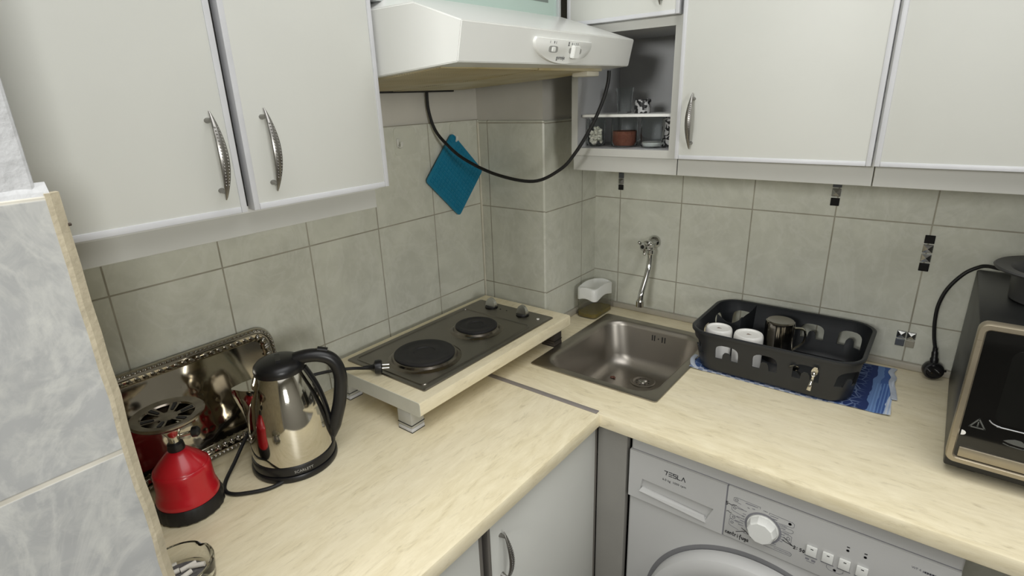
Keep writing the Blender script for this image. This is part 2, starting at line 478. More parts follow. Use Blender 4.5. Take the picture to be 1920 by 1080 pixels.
# mosaic inserts set in the back wall tiles
def mosaic(x, z, key, s=.0185):
    bm = NB(); box(bm, x-s/2, x+s/2, -.003, .002, z-s/2, z+s/2, .0012)
    if key == 'mos_mirror':
        c = Vector((x, -.006, z))
        v = [bm.verts.new((x+a*s*.42, -.003, z+b*s*.42)) for a, b in ((-1, -1), (1, -1), (1, 1), (-1, 1))]; t = bm.verts.new(c)
        for i in range(4): bm.faces.new((v[i], v[(i+1) % 4], t))
    lab = {'mos_black': 'black glass mosaic tile', 'mos_mirror': 'mirrored mosaic tile', 'mos_grey': 'grey mosaic tile', 'mos_beige': 'beige mosaic tile'}[key]
    obj('mosaic_tile', bm, M[key], wall_back, smooth=False, label=lab)
for z, k in ((.4285, 'mos_grey'), (.4105, 'mos_mirror'), (.3925, 'mos_black')): mosaic(.3215, z, k, .0165)
for z, k in ((.4405, 'mos_grey'), (.4185, 'mos_mirror'), (.3955, 'mos_black')): mosaic(.9015, z, k, .0195)
for z, k in ((.3255, 'mos_black'), (.3035, 'mos_mirror'), (.2815, 'mos_mirror'), (.2595, 'mos_black')): mosaic(1.103, z, k, .0195)
for x, z, k in ((1.0888, .0855, 'mos_mirror'), (1.1088, .0855, 'mos_mirror'), (1.0888, .0645, 'mos_grey'), (1.1088, .0645, 'mos_beige')): mosaic(x, z, k, .0185)

# ------------------------------------------------------------------ WORKTOPS
D = -.6195
T = .034
bm = NB()
prof = [(.03, -T), (.594, -T), (.599, -T+.004), (.6, -T+.010), (.6, -.006), (.598, -.0015), (.593, 0), (.001, 0), (.001, -T)]
prism(bm, prof, lambda a, b: (a, PY+.002, b), lambda a, b: (a, D-.0002, b))
wl = obj('worktop', bm, laminate_mat('laminate_left', 'y'))
tag(wl, 'beige streaked laminate worktop under the red stove, kettle and hotplate, running along the left wall', 'worktop')
bm = NB()
prof = [(-.30, -T), (D+.006, -T), (D+.001, -T+.004), (D, -T+.010), (D, -.006), (D+.002, -.0015), (D+.007, 0), (-.30, 0)]
hx0, hx1, hy0, hy1 = .350, .662, -.485, -.10
prism(bm, [(y if y > -.4 else y, z) for y, z in [(hy0, -T)] + prof[1:7] + [(hy0, 0)]], lambda a, b: (.001, a, b), lambda a, b: (1.75, a, b))
box(bm, .001, hx0, hy0, -.001, -T, 0); box(bm, hx1, 1.75, hy0, -.001, -T, 0); box(bm, hx0, hx1, hy1, -.001, -T, 0)
wr = obj('worktop', bm, laminate_mat('laminate_back', 'x'))
tag(wr, 'beige streaked laminate worktop with inset sink, running along the back wall over the washing machine', 'worktop')
bm = NB(); box(bm, .012, .592, -.6215, -.6075, .0001, .0018, .0006); js = obj('joint_strip', bm, M['strip'])
tag(js, 'thin grey metal strip covering the seam where the two worktops meet', 'strip')

# ------------------------------------------------------------------ HANDLE + DOORS
def handle_mesh():
    """bow handle along local z, standing out along local -y, with two rows of dimples"""
    bm = NB(); L = .116; n = 28
    pts = []; rw = []; rt = []
    for i in range(n+1):
        t = i/n; q = math.sin(PI*t)
        pts.append((0, -.009 - .017*q**.9, -L/2 + L*t)); rw.append(.0008+.0060*q**.85); rt.append(.0008+.0026*q**.6)
    tube(bm, pts, rw, 12, r2=rt, up=(1, 0, 0))
    for sg in (-1, 1):  # feet just inside the pointed tips, leaning to the door
        z = sg*(L/2-.010)
        tube(bm, [(0, -.0135, z), (0, -.006, z-sg*.0015), (0, 0, z-sg*.002)], [.0026, .003, .0038], 10, r2=[.003, .0036, .0048])
    for i in range(5, 24):
        for sx in (-1, 1):
            c = Vector((sx*rw[i]*.45, pts[i][1]-rt[i]*.9, pts[i][2]))
            bmesh.ops.create_icosphere(bm, subdivisions=1, radius=.0013, matrix=Matrix.Translation(c))
    return bm
_hm = None
def add_handle(parent, loc, rotz, off):
    global _hm
    if _hm is None:
        o = obj('handle', handle_mesh(), M['handle'], None, world=False, label='dimpled satin metal bow handle'); _hm = o
    else:
        o = _hm.copy(); COL.objects.link(o)
    o.parent = parent; o.location = Vector(loc) - off; o.rotation_euler = (0, 0, rotz)
    return o

def door_part(root, ax, p0, p1, a0, a1, z0, z1, handle=None, trim='trim', tw=.007):
    """a slab door with foil edges; ax='x': faces +x, ranges in y; ax='y': faces -y, ranges in x"""
    bm = NB(); e = .0008
    if ax == 'x': box(bm, p0, p1, a0+e, a1-e, z0+e, z1-e, .001)
    else: box(bm, a0+e, a1-e, p1, p0, z0+e, z1-e, .001)
    d = obj('door', bm, M['door'], root)
    bm = NB(); h = .0016
    def pr(u0, u1, w0, w1):
        if ax == 'x': box(bm, p0+.0005, p1+h, u0, u1, w0, w1, .0008)
        else: box(bm, u0, u1, p1-h, p0-.0005, w0, w1, .0008)
    pr(a0-.0015, a0+tw, z0-.0015, z1+.0015); pr(a1-tw, a1+.0015, z0-.0015, z1+.0015)
    pr(a0+tw+.0004, a1-tw-.0004, z0-.0015, z0+tw); pr(a0+tw+.0004, a1-tw-.0004, z1-tw, z1+.0015)
    obj('edge_trim', bm, M[trim], d, label='silver edge trim')
    if handle:
        u, z = handle
        if ax == 'x': add_handle(d, (p1, u, z), PI/2, LOC[root])
        else: add_handle(d, (u, p1, z), 0, LOC[root])
    return d

# left wall cabinet
TOPZ = 1.25
c = thing('wall_cabinet', 'white two-door wall cabinet on the left wall, beside the hood', 'cabinet', (0.001, -1.18, .52))
bm = NB(); box(bm, .001, .310, PY+.003, -.926, .520, TOPZ); obj('carcass', bm, M['carcass'], c, smooth=False)
door_part(c, 'x', .3125, .33, PY+.004, -1.1825, .527, TOPZ, (-1.2115, .606))
door_part(c, 'x', .3125, .33, -1.169, -.9205, .527, TOPZ, (-1.135, .607))
bm = NB(); box(bm, .309, .3118, -1.184, -1.167, .53, TOPZ); obj('gap_shade_strip', bm, M['gap'], c, smooth=False, label='dark strip standing in for shade between the two doors')  # dark profile in the gap, coloured to carry the gap's shade
bm = NB(); box(bm, .285, .301, PY+.003, -.927, .486, .5195, .001); obj('pelmet', bm, M['pelmet'], c, smooth=False)

# glass-door cabinet above the hood
c = thing('wall_cabinet', 'wall cabinet with frosted green glass door above the cooker hood', 'cabinet', (0.001, -.64, .80))
bm = NB(); box(bm, .001, .31, -.913, -.356, .845, TOPZ); obj('carcass', bm, M['carcass'], c, smooth=False)
bm = NB()
for a in ((-.913, -.906, .83, TOPZ), (-.3645, -.3565, .83, TOPZ), (-.913, -.3565, .822, .83)): box(bm, .3115, .332, a[0], a[1], a[2], a[3], .001)
g = obj('glass_door', bm, M['alu'], c, label='aluminium door frame')
bm = NB(); box(bm, .318, .324, -.906, -.3645, .83, TOPZ); obj('pane', bm, M['frost'], g, smooth=False, label='frosted pale green glass')
bm = NB(); box(bm, .3205, .3246, -.872, -.3985, .866, TOPZ); obj('inner_pane', bm, M['frost_dark'], g, smooth=False, label='darker inner glass panel')

# cabinet with open niche on the back wall
YB = -.31
c = thing('wall_cabinet', 'white wall cabinet with open niche holding jars, right of the hood', 'cabinet', (.472, -.002, .52))
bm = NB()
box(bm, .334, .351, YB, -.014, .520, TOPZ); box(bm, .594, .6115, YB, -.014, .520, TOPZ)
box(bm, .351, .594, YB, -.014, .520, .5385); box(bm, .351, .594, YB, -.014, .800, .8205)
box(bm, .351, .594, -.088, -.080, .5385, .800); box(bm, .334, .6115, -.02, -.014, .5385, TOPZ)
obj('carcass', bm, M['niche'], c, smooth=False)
bm = NB()
for x in (.334, .594): box(bm, x, x+.0175, YB-.001, YB, .52, .8200)
box(bm, .3515, .594, YB-.001, YB, .8, .8200); box(bm, .3515, .594, YB-.001, YB, .52, .5385)
obj('edge_band', bm, M['pelmet'], c, smooth=False)
door_part(c, 'y', YB-.0025, YB-.02, .334, .606, .8215, TOPZ, (.567, .898))
bm = NB(); box(bm, .334, .6115, -.301, -.285, .4815, .5195, .001); obj('pelmet', bm, M['pelmet'], c, smooth=False)
# two right cabinets
def rcab(x0, x1, d0, d1, hnd, label):
    c = thing('wall_cabinet', label, 'cabinet', ((x0+x1)/2, -.002, .52))
    bm = NB(); box(bm, x0, x1, YB, -.002, .520, TOPZ); obj('carcass', bm, M['carcass'], c, smooth=False)
    door_part(c, 'y', YB-.0025, YB-.02, d0, d1, .524, TOPZ, hnd)
    bm = NB(); box(bm, x0+.0005, x1-.0005, -.300, -.284, .4815, .5195, .001); obj('pelmet', bm, M['pelmet'], c, smooth=False)
    return c
rcab(.613, .9975, .6185, .9925, (.6515, .604), 'white single-door wall cabinet with bow handle, right of the open niche')
rcab(.9985, 1.42, 1.0005, 1.418, None, 'white wall cabinet with plain door, at the right edge above the microwave')

# ------------------------------------------------------------------ BASE UNITS
c = thing('base_cabinet', 'white base cabinet under the left worktop', 'cabinet', (.3, -1.0, FLOOR))
bm = NB(); box(bm, .002, .560, PY+.003, -.6, FLOOR+.1, -T-.0005); box(bm, .05, .52, PY+.003, -.6, FLOOR, FLOOR+.1); obj('carcass', bm, M['carcass'], c, smooth=False)
door_part(c, 'x', .5625, .58, -.987, -.5955, FLOOR+.11, -.040, (-.952, -.137), 'dark_trim', .006)
door_part(c, 'x', .5625, .58, PY+.006, -1.005, FLOOR+.11, -.040, None, 'dark_trim', .006)
bm = NB(); box(bm, .5595, .5620, -1.006, -.986, FLOOR+.11, -.04); obj('gap_shade_strip', bm, M['gap'], c, smooth=False, label='dark strip standing in for shade between the two doors')  # dark strip set behind the doors as shade in their gap
bm = NB(); box(bm, .5822, .655, -.592, -.574, FLOOR, -T-.0005, .001); o = obj('filler_panel', bm, M['grey_panel'], smooth=False)
tag(o, 'narrow grey filler panel between the base cabinet and the washing machine', 'panel')

# ------------------------------------------------------------------ SINK
c = thing('kitchen_sink', 'small square stainless steel sink set in the back worktop', 'sink', (.505, -.295, 0))
bm = NB(); n = 8
lo = [rrect(.329, .681, -.5055, -.0825, .008, .0004, n), rrect(.329, .681, -.5055, -.0825, .008, .0032, n), rrect(.333, .677, -.5015, -.0865, .008, .0042, n),
      rrect(.347, .663, -.487, -.101, .055, .0030, n), rrect(.351, .659, -.483, -.105, .058, .0022, n), rrect(.355, .655, -.479, -.109, .060, -.002, n),
      rrect(.358, .652, -.476, -.112, .060, -.012, n), rrect(.368, .642, -.466, -.118, .066, -.100, n), rrect(.374, .636, -.460, -.122, .068, -.120, n), rrect(.386, .624, -.448, -.134, .066, -.134, n), rrect(.404, .606, -.430, -.152, .060, -.140, n)]
rows = loft(bm, lo, False, False)
# floor ring closing towards the drain
dc = Vector((.506, -.185, -.143)); k = len(rows[-1])
prev = rows[-1]
for f, z in ((.5, -.1415), (0, -.143)):
    cur = []
    for v0 in rows[-1]:
        d = Vector((v0.co.x, v0.co.y, 0)) - Vector((dc.x, dc.y, 0)); u = d.normalized()*.036
        p = Vector((dc.x, dc.y, 0)) + u.lerp(d, f); cur.append(bm.verts.new((p.x, p.y, z)))
    for i in range(k): bm.faces.new((prev[i], prev[(i+1) % k], cur[(i+1) % k], cur[i]))
    prev = cur
bm.faces.new(prev)
basin = obj('basin', bm, M['sink_steel'], c, angle=60)
bm = NB(); lathe(bm, [(.034, 0), (.036, .002), (.033, .003), (.026, .001), (.022, -.0005), (.001, -.0005)], dc, 36, cap0=False)
dr = obj('drain', bm, M['sink_steel'], c)
bm = NB(); lathe(bm, [(.011, .0), (.012, .004), (.009, .006), (.001, .006)], dc, 20); obj('strainer_knob', bm, M['chrome'], dr)
for i in range(8):
    a = 2*PI*i/8; bm = NB(); lathe(bm, [(.0024, .0), (.0024, .0009)], dc + Vector((.0185*math.cos(a), .0185*math.sin(a), -.0004)), 8)
    obj('drain_hole', bm, M['gap'], dr)
def yb(z): return -.112 - (-.012 - z)*(.006/.088) - .0004
for x in (.498, .505, .529, .537):
    bm = NB(); box(bm, x-.0018, x+.0018, yb(-.03)-.0008, yb(-.03)+.003, -.038, -.020, .0008); obj('overflow_slot', bm, M['gap'], c)
bm = NB(); lathe(bm, [(.0022, 0), (.0022, .002)], (.517, yb(-.03)-.0006, -.029), 10, axis=(0, 1, 0)); obj('overflow_screw', bm, M['gap'], c)
for loc, m, lab, sz in (((.425, -.215, -.1392), 'food', 'small reddish food scrap on the sink floor at the back left', (.008, .006, .0035)), ((.462, -.285, -.1392), 'food', 'flat brown food residue beside the sink drain', (.024, .013, .002)), ((.545, -.285, -.1392), 'food_pale', 'pale crumb on the sink floor right of the drain', (.006, .004, .0025))):
    bm = NB(); bmesh.ops.create_icosphere(bm, subdivisions=3, radius=1)
    for v in bm.verts:
        q = v.co.copy(); w = 1 + .25*math.sin(5*q.x+3*q.y) + .15*math.sin(9*q.y)
        v.co = Vector((q.x*sz[0]*w, q.y*sz[1]*w, max(q.z, -.2)*sz[2])) + Vector(loc)
    tag(obj('food_scrap', bm, M[m]), lab, 'food scrap')

# ------------------------------------------------------------------ TAP
c = thing('wall_tap', 'chrome wall tap with S-shaped spout above the sink', 'tap', (.441, 0, .234))
bm = NB(); lathe(bm, [(.001, .0), (.0185, .0), (.0198, .003), (.018, .009), (.013, .014), (.011, .016)], (.441, -.0005, .236), 28, axis=(0, -1, 0)); obj('flange', bm, M['chrome'], c)
bm = NB()
lathe(bm, [(.011, .012), (.0125, .02), (.0125, .045), (.0145, .050), (.0145, .062), (.009, .066)], (.442, 0, .236), 24, axis=(0, -1, 0))
lathe(bm, [(.0095, 0), (.0095, .014), (.012, .016), (.012, .026), (.009, .03)], (.446, -.043, .236), 20, axis=(.05, -.05, -1))
obj('valve_body', bm, M['chrome'], c)
bm = NB()
hc = Vector((.440, -.066, .234))
lathe(bm, [(.006, -.006), (.0125, -.004), (.0135, .006), (.011, .012), (.006, .013)], hc, 24, axis=(-.25, -1, .1))
for a in range(3):
    t = 2*PI*a/3 + 2.6
    tube(bm, [hc + Vector((0, -.002, 0)), hc + Vector((.021*math.cos(t), -.003, .021*math.sin(t)))], [.0062, .0048], 10)
    bmesh.ops.create_icosphere(bm, subdivisions=2, radius=.0054, matrix=Matrix.Translation(hc + Vector((.021*math.cos(t), -.003, .021*math.sin(t)))))
h = obj('tap_handle', bm, M['chrome'], c)
bm = NB(); lathe(bm, [(.006, 0), (.0055, .0015), (.001, .0015)], hc + Vector((-.0035, -.0128, .0015)), 16, axis=(-.25, -1, .1)); obj('index_cap', bm, M['black_plastic'], h)
bm = NB(); sp = smooth_pts([(.4475, -.045, .212), (.4475, -.046, .19), (.4475, -.052, .165), (.447, -.064, .14), (.4465, -.080, .115), (.446, -.092, .093), (.446, -.097, .07)], 6)
tube(bm, sp, .0084, 14); obj('spout', bm, M['chrome'], c)
bm = NB(); lathe(bm, [(.0085, 0), (.0116, .002), (.0120, .019), (.0092, .023)], (.446, -.0975, .054), 24); obj('aerator', bm, M['chrome'], c)

# ------------------------------------------------------------------ SOAP DISPENSER
c = thing('soap_dispenser', 'clear soap box with white pump top in the corner beside the sink', 'soap dispenser', (.289, -.092, 0))
bm = NB(); n = 6
sx0, sx1, sy0, sy1 = .2545, .322, -.150, -.034
loft(bm, [rrect(sx0+.002, sx1-.002, sy0+.002, sy1-.002, .014, .0008, n), rrect(sx0, sx1, sy0, sy1, .015, .003, n), rrect(sx0, sx1, sy0, sy1, .015, .075, n)], True, True)
obj('container', bm, M['smoky'], c, label='clear container')
bm = NB(); loft(bm, [rrect(sx0+.002, sx1-.002, sy0+.002, sy1-.002, .013, .003, n), rrect(sx0+.002, sx1-.002, sy0+.002, sy1-.002, .013, .015, n)]); obj('liquid_soap', bm, M['soap'], c, label='olive green liquid soap')
bm = NB()
def wavy(l, amp, base):
    out = []
    for p in l:
        ty = (p.y-sy0)/(sy1-sy0); tx = (p.x-sx0)/(sx1-sx0)
        out.append(Vector((p.x, p.y, base + amp*(-math.cos(2*PI*ty)*.5 + -.35*math.cos(2*PI*tx)))))
    return out
n = 10
def dense(l):
    o = []
    for i, p in enumerate(l):
        q = l[(i+1) % len(l)]
        k = 8 if (q-p).length > .02 else 1
        for j in range(k): o.append(p.lerp(q, j/k))
    return o
R0 = dense(rrect(sx0-.001, sx1+.001, sy0-.001, sy1+.001, .016, 0, n))
R1 = dense(rrect(sx0+.001, sx1-.001, sy0+.001, sy1-.001, .015, 0, n))
def shrink(l, f):
    cc = Vector(((sx0+sx1)/2, (sy0+sy1)/2, 0)); return [Vector((cc.x+(p.x-cc.x)*f, cc.y+(p.y-cc.y)*f, 0)) for p in l]
L = [wavy(R1, .010, .068), wavy(R0, .010, .067), wavy(R0, .006, .098), wavy(R1, .006, .1015), wavy(shrink(R1, .93), .005, .1015), wavy(shrink(R1, .86), .004, .095), wavy(shrink(R1, .5), .001, .089), wavy(shrink(R1, .05), 0, .088)]
loft(bm, L, True, True); obj('pump_top', bm, M['hood_plastic'], c, label='white pump top', angle=50)

# ------------------------------------------------------------------ TABLETOP HOTPLATE
c = thing('hotplate_unit', 'two-plate electric hob set in a raised beige board on the left worktop', 'hob', (.19, -.62, 0))
bx0, bx1, by0, by1, bz = .033, .3445, -.911, -.331, .083
bm = NB()
prof = [(bx0, bz-.033), (bx1-.004, bz-.033), (bx1, bz-.029), (bx1, bz-.005), (bx1-.002, bz-.001), (bx1-.006, bz), (bx0, bz)]
prism(bm, prof, lambda a, b: (a, by0+.0012, b), lambda a, b: (a, by1, b))
obj('board', bm, laminate_mat('laminate_board', 'y'), c)
bm = NB(); prism(bm, [(a, b) for a, b in prof], lambda a, b: (a, by0, b), lambda a, b: (a, by0+.0012, b)); obj('end_panel', bm, mat('board_end', (200, 200, 190), .5, var=.03), c, label='pale grey end of the board')
def foot(x, y, dark):
    bm = NB()
    box(bm, x, x+.042, y, y+.036, .0095, bz-.0335, .0015); f = obj('foot', bm, M['shaded_foot'] if dark else M['foot_grey'], c, label='foot coloured dark as shaded' if dark else 'grey foot')
    bm = NB(); box(bm, x-.0008, x+.0428, y-.0008, y+.0368, .0165, .0182); box(bm, x-.0005, x+.0425, y-.0005, y+.0365, .0003, .0016); obj('foot_band', bm, M['black_rubber'], f, smooth=False)
    bm = NB(); box(bm, x-.0004, x+.0424, y-.0004, y+.0364, .0016, .0095, .001); obj('foot_tip', bm, M['shaded_foot'] if dark else M['trim'], f)
for x, y, k in ((.2705, -.910, 0), (.045, -.900, 0), (.285, -.385, 1), (.045, -.385, 1)): foot(x, y, k)
bm = NB(); n = 4
hx0, hx1, hy0, hy1 = .0525, .3175, -.8705, -.3755
A = [rrect(hx0, hx1, hy0, hy1, .004, bz+.0003, n), rrect(hx0, hx1, hy0, hy1, .004, bz+.0025, n), rrect(hx0+.002, hx1-.002, hy0+.002, hy1-.002, .004, bz+.004, n), rrect(hx0+.010, hx1-.010, hy0+.010, hy1-.010, .006, bz+.0035, n)]
loft(bm, A, False, True)
# pressed ridge framing the cooking area
rp = [(p.x, p.y, bz+.0035) for p in rrect(.068, .3005, -.856, -.462, .012, 0, 5)]
tube(bm, rp + rp[:2], .0022, 8, caps=False)
ht = obj('hob_top', bm, M['hob_steel'], c)
def hotplate(x, y, r, nm):
    bm = NB(); z = bz+.0035
    lathe(bm, [(r+.016, 0), (r+.011, .0025), (r+.007, .0035), (r+.0045, .0085), (r+.0015, .0095), (r-.002, .009)], (x, y, z), 56, cap0=False, cap1=False)
    ring = obj('spill_ring', bm, M['chrome'] if 0 else mat('heat_stained_steel', (132, 126, 118), .2, 1.0, var=.15, vscale=40), c, label='polished steel ring around the plate')
    bm = NB()
    lathe(bm, [(r, .004), (r, .0125), (r-.002, .014), (r-.006, .0145), (r*.80, .0142), (r*.78, .0136), (r*.5, .0136), (r*.48, .0142), (r*.36, .0142), (r*.34, .0125), (.001, .0125)], (x, y, z), 64)
    obj('hotplate', bm, M['plate'], c, label='black cast-iron plate')
hotplate(.199, -.7535, .0725, 'l'); hotplate(.192, -.557, .0555, 's')
def knob(x, y):
    z = bz+.004
    bm = NB(); lathe(bm, [(.0185, 0), (.019, .0025), (.0165, .005), (.001, .005)], (x, y, z), 32); k = obj('knob', bm, M['black_plastic'], c)
    bm = NB(); pts = []
    # half-moon grip standing on edge
    for sgn in (-1, 1):
        pts.append([Vector((x + .0165*math.cos(PI*i/16) - .0, y + sgn*(.0035+.0045*(1-math.sin(PI*i/16))), z+.004 + .025*math.sin(PI*i/16))) for i in range(17)])
    loft(bm, pts, closed=True); obj('knob_grip', bm, M['satin'], k)
knob(.1213, -.408); knob(.2348, -.408)
for x in (.155, .178):
    bm = NB(); lathe(bm, [(.0022, 0), (.0022, .0012)], (x, -.408, bz+.0035), 12); obj('indicator_dot', bm, M['black_plastic'], c)
bm = NB(); lathe(bm, [(.0042, 0), (.004, .002), (.001, .003)], (.2905, -.412, bz+.0035), 16); obj('indicator_lamp', bm, mat('white_lamp_cap', (236, 234, 226), .2, var=.01), c)

# ------------------------------------------------------------------ COOKER HOOD
c = thing('cooker_hood', 'white cooker hood above the hotplate', 'cooker hood', (0.001, -.62, .69))
yl, yr = -.9145, -.33
V = {'A': (.001, yl, .811), 'B': (.426, yl, .8086), 'C': (.5217, yl, .775), 'D': (.5086, yl, .719), 'E': (.328, yl, .707), 'F': (.001, yl, .690),
     'a': (.001, yr, .815), 'b': (.412, yr, .811), 'c': (.507, yr, .778), 'd': (.495, yr, .7235), 'e': (.328, yr, .711), 'f': (.001, yr, .692),
     'G': (.337, yl+.04, .836), 'g': (.337, yr-.03, .838), 'H': (.001, yl+.04, .838), 'h': (.001, yr-.03, .839)}
bm = NB(); W = {k: bm.verts.new(v) for k, v in V.items()}
for f in ('ABCDEF', 'fedcba', 'CcdD', 'BGgbcC'[:0] or 'BCcb', 'BbgG', 'GghH', 'ABGH', 'bahg', 'DdeE', 'EefF', 'AHha', 'AafF'):
    try: bm.faces.new([W[k] for k in f])
    except Exception: pass
bmesh.ops.recalc_face_normals(bm, faces=bm.faces)
es = [e for e in bm.edges if len(e.link_faces) == 2 and e.calc_face_angle(0) > .3]
bmesh.ops.bevel(bm, geom=es, offset=.0016, segments=2, affect='EDGES')
obj('hood_body', bm, M['hood'], c, angle=25)
# grease filter under the body, following its slope
def und(x, y):   # underside height at x
    return (.707 + (x-.328)/(.5086-.328)*.012) if x > .328 else (.690 + x/.328*.017)
bm = NB(); xs = [.03, .12, .22, .327, .40, .455]
for y0, y1, mi in ((yl+.02, -.63, 0), (-.626, yr-.05, 0)):
    loops = []
    for x in xs:
        z = und(x, 0) + (.002 if x < .4 else .003)
        loops.append([Vector((x, y0, z)), Vector((x, y1, z+.002)), Vector((x, y1, z-.0035)), Vector((x, y0, z-.0045))])
    loft(bm, loops)
obj('grease_filter', bm, M['filter'], c, smooth=False, label='yellowed greasy filter')
bm = NB(); box(bm, .412, .452, -.438, -.385, .704, .715, .003); obj('lamp_cover', bm, mat('cream_plastic', (216, 212, 196), .35, var=.02), c, label='small cream plastic lamp cover')
bm = NB(); box(bm, .001, .012, -.66, -.395, .686, .6935); obj('back_rail', bm, M['gap'], c, smooth=False, label='thin dark rail against the wall')
# control plate on the sloping front
fu = Vector((0, 1, 0)); fu = (Vector(V['d'])-Vector(V['D'])).normalized(); fv = (Vector(V['C'])-Vector(V['D'])).normalized(); fn = fu.cross(fv).normalized()
fv = fn.cross(fu).normalized()
def onfront(y, z):   # point on the hood front for a given (y, z)
    P0 = Vector(V['D']); s = (y - P0.y)/fu.y; P = P0 + fu*s
    return P + fv*((z-P.z)/fv.z)
poly = [(-.722, .7635)]
for i in range(0, 21):
    a = PI + PI*i/20
    poly.append((-.6265 + .0995*math.cos(a), .7575 + .0345*math.sin(a)))
poly.append((-.531, .7635))
bm = NB(); cen = onfront(-.6265, .742)
o0 = [onfront(*p) for p in poly]
loft(bm, [o0, [p + fn*.005 for p in o0], [p.lerp(cen, .03) + fn*.0065 for p in o0]])
cp = obj('control_plate', bm, M['hood_plastic'], c, label='half-oval white control plate', angle=50)
def slot(y, z, w, h, nm='slider_slot'):
    bm = NB(); pts = []
    for i in range(20):
        a = 2*PI*i/20
        ex = abs(math.cos(a))**.5*math.copysign(1, math.cos(a)); ez = abs(math.sin(a))**.5*math.copysign(1, math.sin(a))
        pts.append(onfront(y + w/2*ex, z + h/2*ez))
    loft(bm, [[p + fn*.0064 for p in pts], [p + fn*.0068 for p in pts]])
    return obj(nm, bm, mat('slot_grey', (150, 150, 146), .5, var=.05), cp)
slot(-.6672, .7465, .030, .011); slot(-.590, .7462, .046, .011)
def sw(y, z, w, h, t):
    bm = NB(); P = onfront(y, z) + fn*.0066
    L = [P + fu*(a*w/2) + fv*(b*h/2) for a, b in ((-1, -1), (1, -1), (1, 1), (-1, 1))]
    loft(bm, [L, [p + fn*t for p in L]]); bmesh.ops.bevel(bm, geom=list(bm.edges), offset=.0012, segments=2, affect='EDGES'); return bm
obj('light_switch', sw(-.669, .7465, .012, .0085, .003), M['hood_plastic'], cp)
obj('speed_slider', sw(-.597, .745, .021, .022, .009), M['hood_plastic'], cp)
bm = NB()
text_bm(bm, 'gorenje', onfront(-.6385, .7335) + fn*.0066, fu, fv, .0098, .0003)
obj('brand_lettering', bm, M['print'], cp, smooth=False, label='dark brand lettering'); bm = NB()
for tx, y in (('l', -.6805), ('0', -.667), ('1', -.6605)): text_bm(bm, tx, onfront(y, .7575) + fn*.0066, fu, fv, .0062, .0003)
obj('switch_marks', bm, M['print'], cp, smooth=False, label='small dark light switch marks'); bm = NB()
for tx, y in (('0', -.6045), ('1', -.5975), ('2', -.591), ('3', -.5845)): text_bm(bm, tx, onfront(y, .7575) + fn*.0066, fu, fv, .0062, .0003)
P0 = onfront(-.6165, .757) + fn*.0066
obj('speed_marks', bm, M['print'], cp, smooth=False, label='small dark speed numbers')
bm = NB(); ribbon(bm, [(-.0015, -.003), (.0015, .003)], P0, fu, fv, .0013, .0003); ribbon(bm, [(-.0015, .003), (.0015, -.003)], P0, fu, fv, .0013, .00035); obj('fan_mark', bm, M['print'], cp, smooth=False)
# power cord hanging in a loop under the hood
cord = [(.008, -.4934, .692), (.008, -.4928, .6443), (.0196, -.4862, .5941), (.0475, -.4783, .5584), (.098, -.4642, .5174), (.1848, -.4398, .4787), (.2836, -.4121, .4631), (.3516, -.393, .4934), (.3906, -.3821, .536), (.4276, -.3717, .5974), (.4509, -.3651, .6503), (.4619, -.362, .6902), (.4636, -.3616, .716)]
bm = NB(); tube(bm, smooth_pts(cord, 8), .0042, 10); obj('power_cord', bm, M['black_rubber'], c, label='black cord hanging in a loop')

# ------------------------------------------------------------------ HOOKS AND POT HOLDER
def hook(y, z, ph, label):
    c = thing('adhesive_hook', label, 'hook', (0, y, z))
    n = 5; bm = NB()
    l = rrect(-.0365, .0365, -.034, .034, .010, 0, n)
    loft(bm, [[Vector((.0002, y+.026+p.x, z+.002+p.y)) for p in l], [Vector((.0016, y+.026+p.x, z+.002+p.y)) for p in l]])
    obj('adhesive_pad', bm, M['film'], c, label='see-through adhesive pad')
    bm = NB()
    box(bm, .0016, .005, y-.005, y+.005, z-.012, z+.010, .002)
    tube(bm, smooth_pts([(.004, y, z-.008), (.011, y, z-.011), (.0165, y, z-.007), (.0165, y, z+.002)], 5), .0032, 8, r2=.0045)
    obj('hook', bm, mat('hook_white', (214, 214, 206), .3, var=.02), c)
hook(-.6025, .568, None, 'empty clear adhesive hook on the tiles under the hood')
hook(-.399, .568, None, 'clear adhesive hook carrying the teal pot holder')
c = thing('pot_holder', 'teal silicone pot holder hanging diagonally from a hook', 'pot holder', (.010, -.405, .46))
pc = Vector((.010, -.4078, .4625)); e1 = Vector((0, .162, .021)).normalized()
ang = math.radians(45+1.5)
U = Vector((0, math.cos(ang), math.sin(ang))); Vv = Vector((0, -math.sin(ang), math.cos(ang)))
s1, s2 = .163/2, .168/2
bm = NB()
l = rrect(-s1, s1, -s2, s2, .010, 0, 5)
X = Vector((1, 0, 0))
def P2(a, b, t): return pc + U*a + Vv*b + X*t
loft(bm, [[P2(p.x*.985, p.y*.985, -.003) for p in l], [P2(p.x, p.y, -.0015) for p in l], [P2(p.x, p.y, .0022) for p in l], [P2(p.x*.985, p.y*.985, .003) for p in l]])
nn = 13
for i in range(nn):
    for j in range(nn):
        a = (i-(nn-1)/2)*.0114; b = (j-(nn-1)/2)*.0117
        if i > nn-3 and j > nn-3: continue
        L = [P2(a+dx*.0046, b+dy*.0048, .0028) for dx, dy in ((-1, -1), (1, -1), (1, 1), (-1, 1))]
        loft(bm, [L, [P2(a+dx*.0032, b+dy*.0034, .0046) for dx, dy in ((-1, -1), (1, -1), (1, 1), (-1, 1))]])
body = obj('pad', bm, M['teal'], c, smooth=False)
bm = NB(); tp = P2(s1-.012, s2-.012, 0)
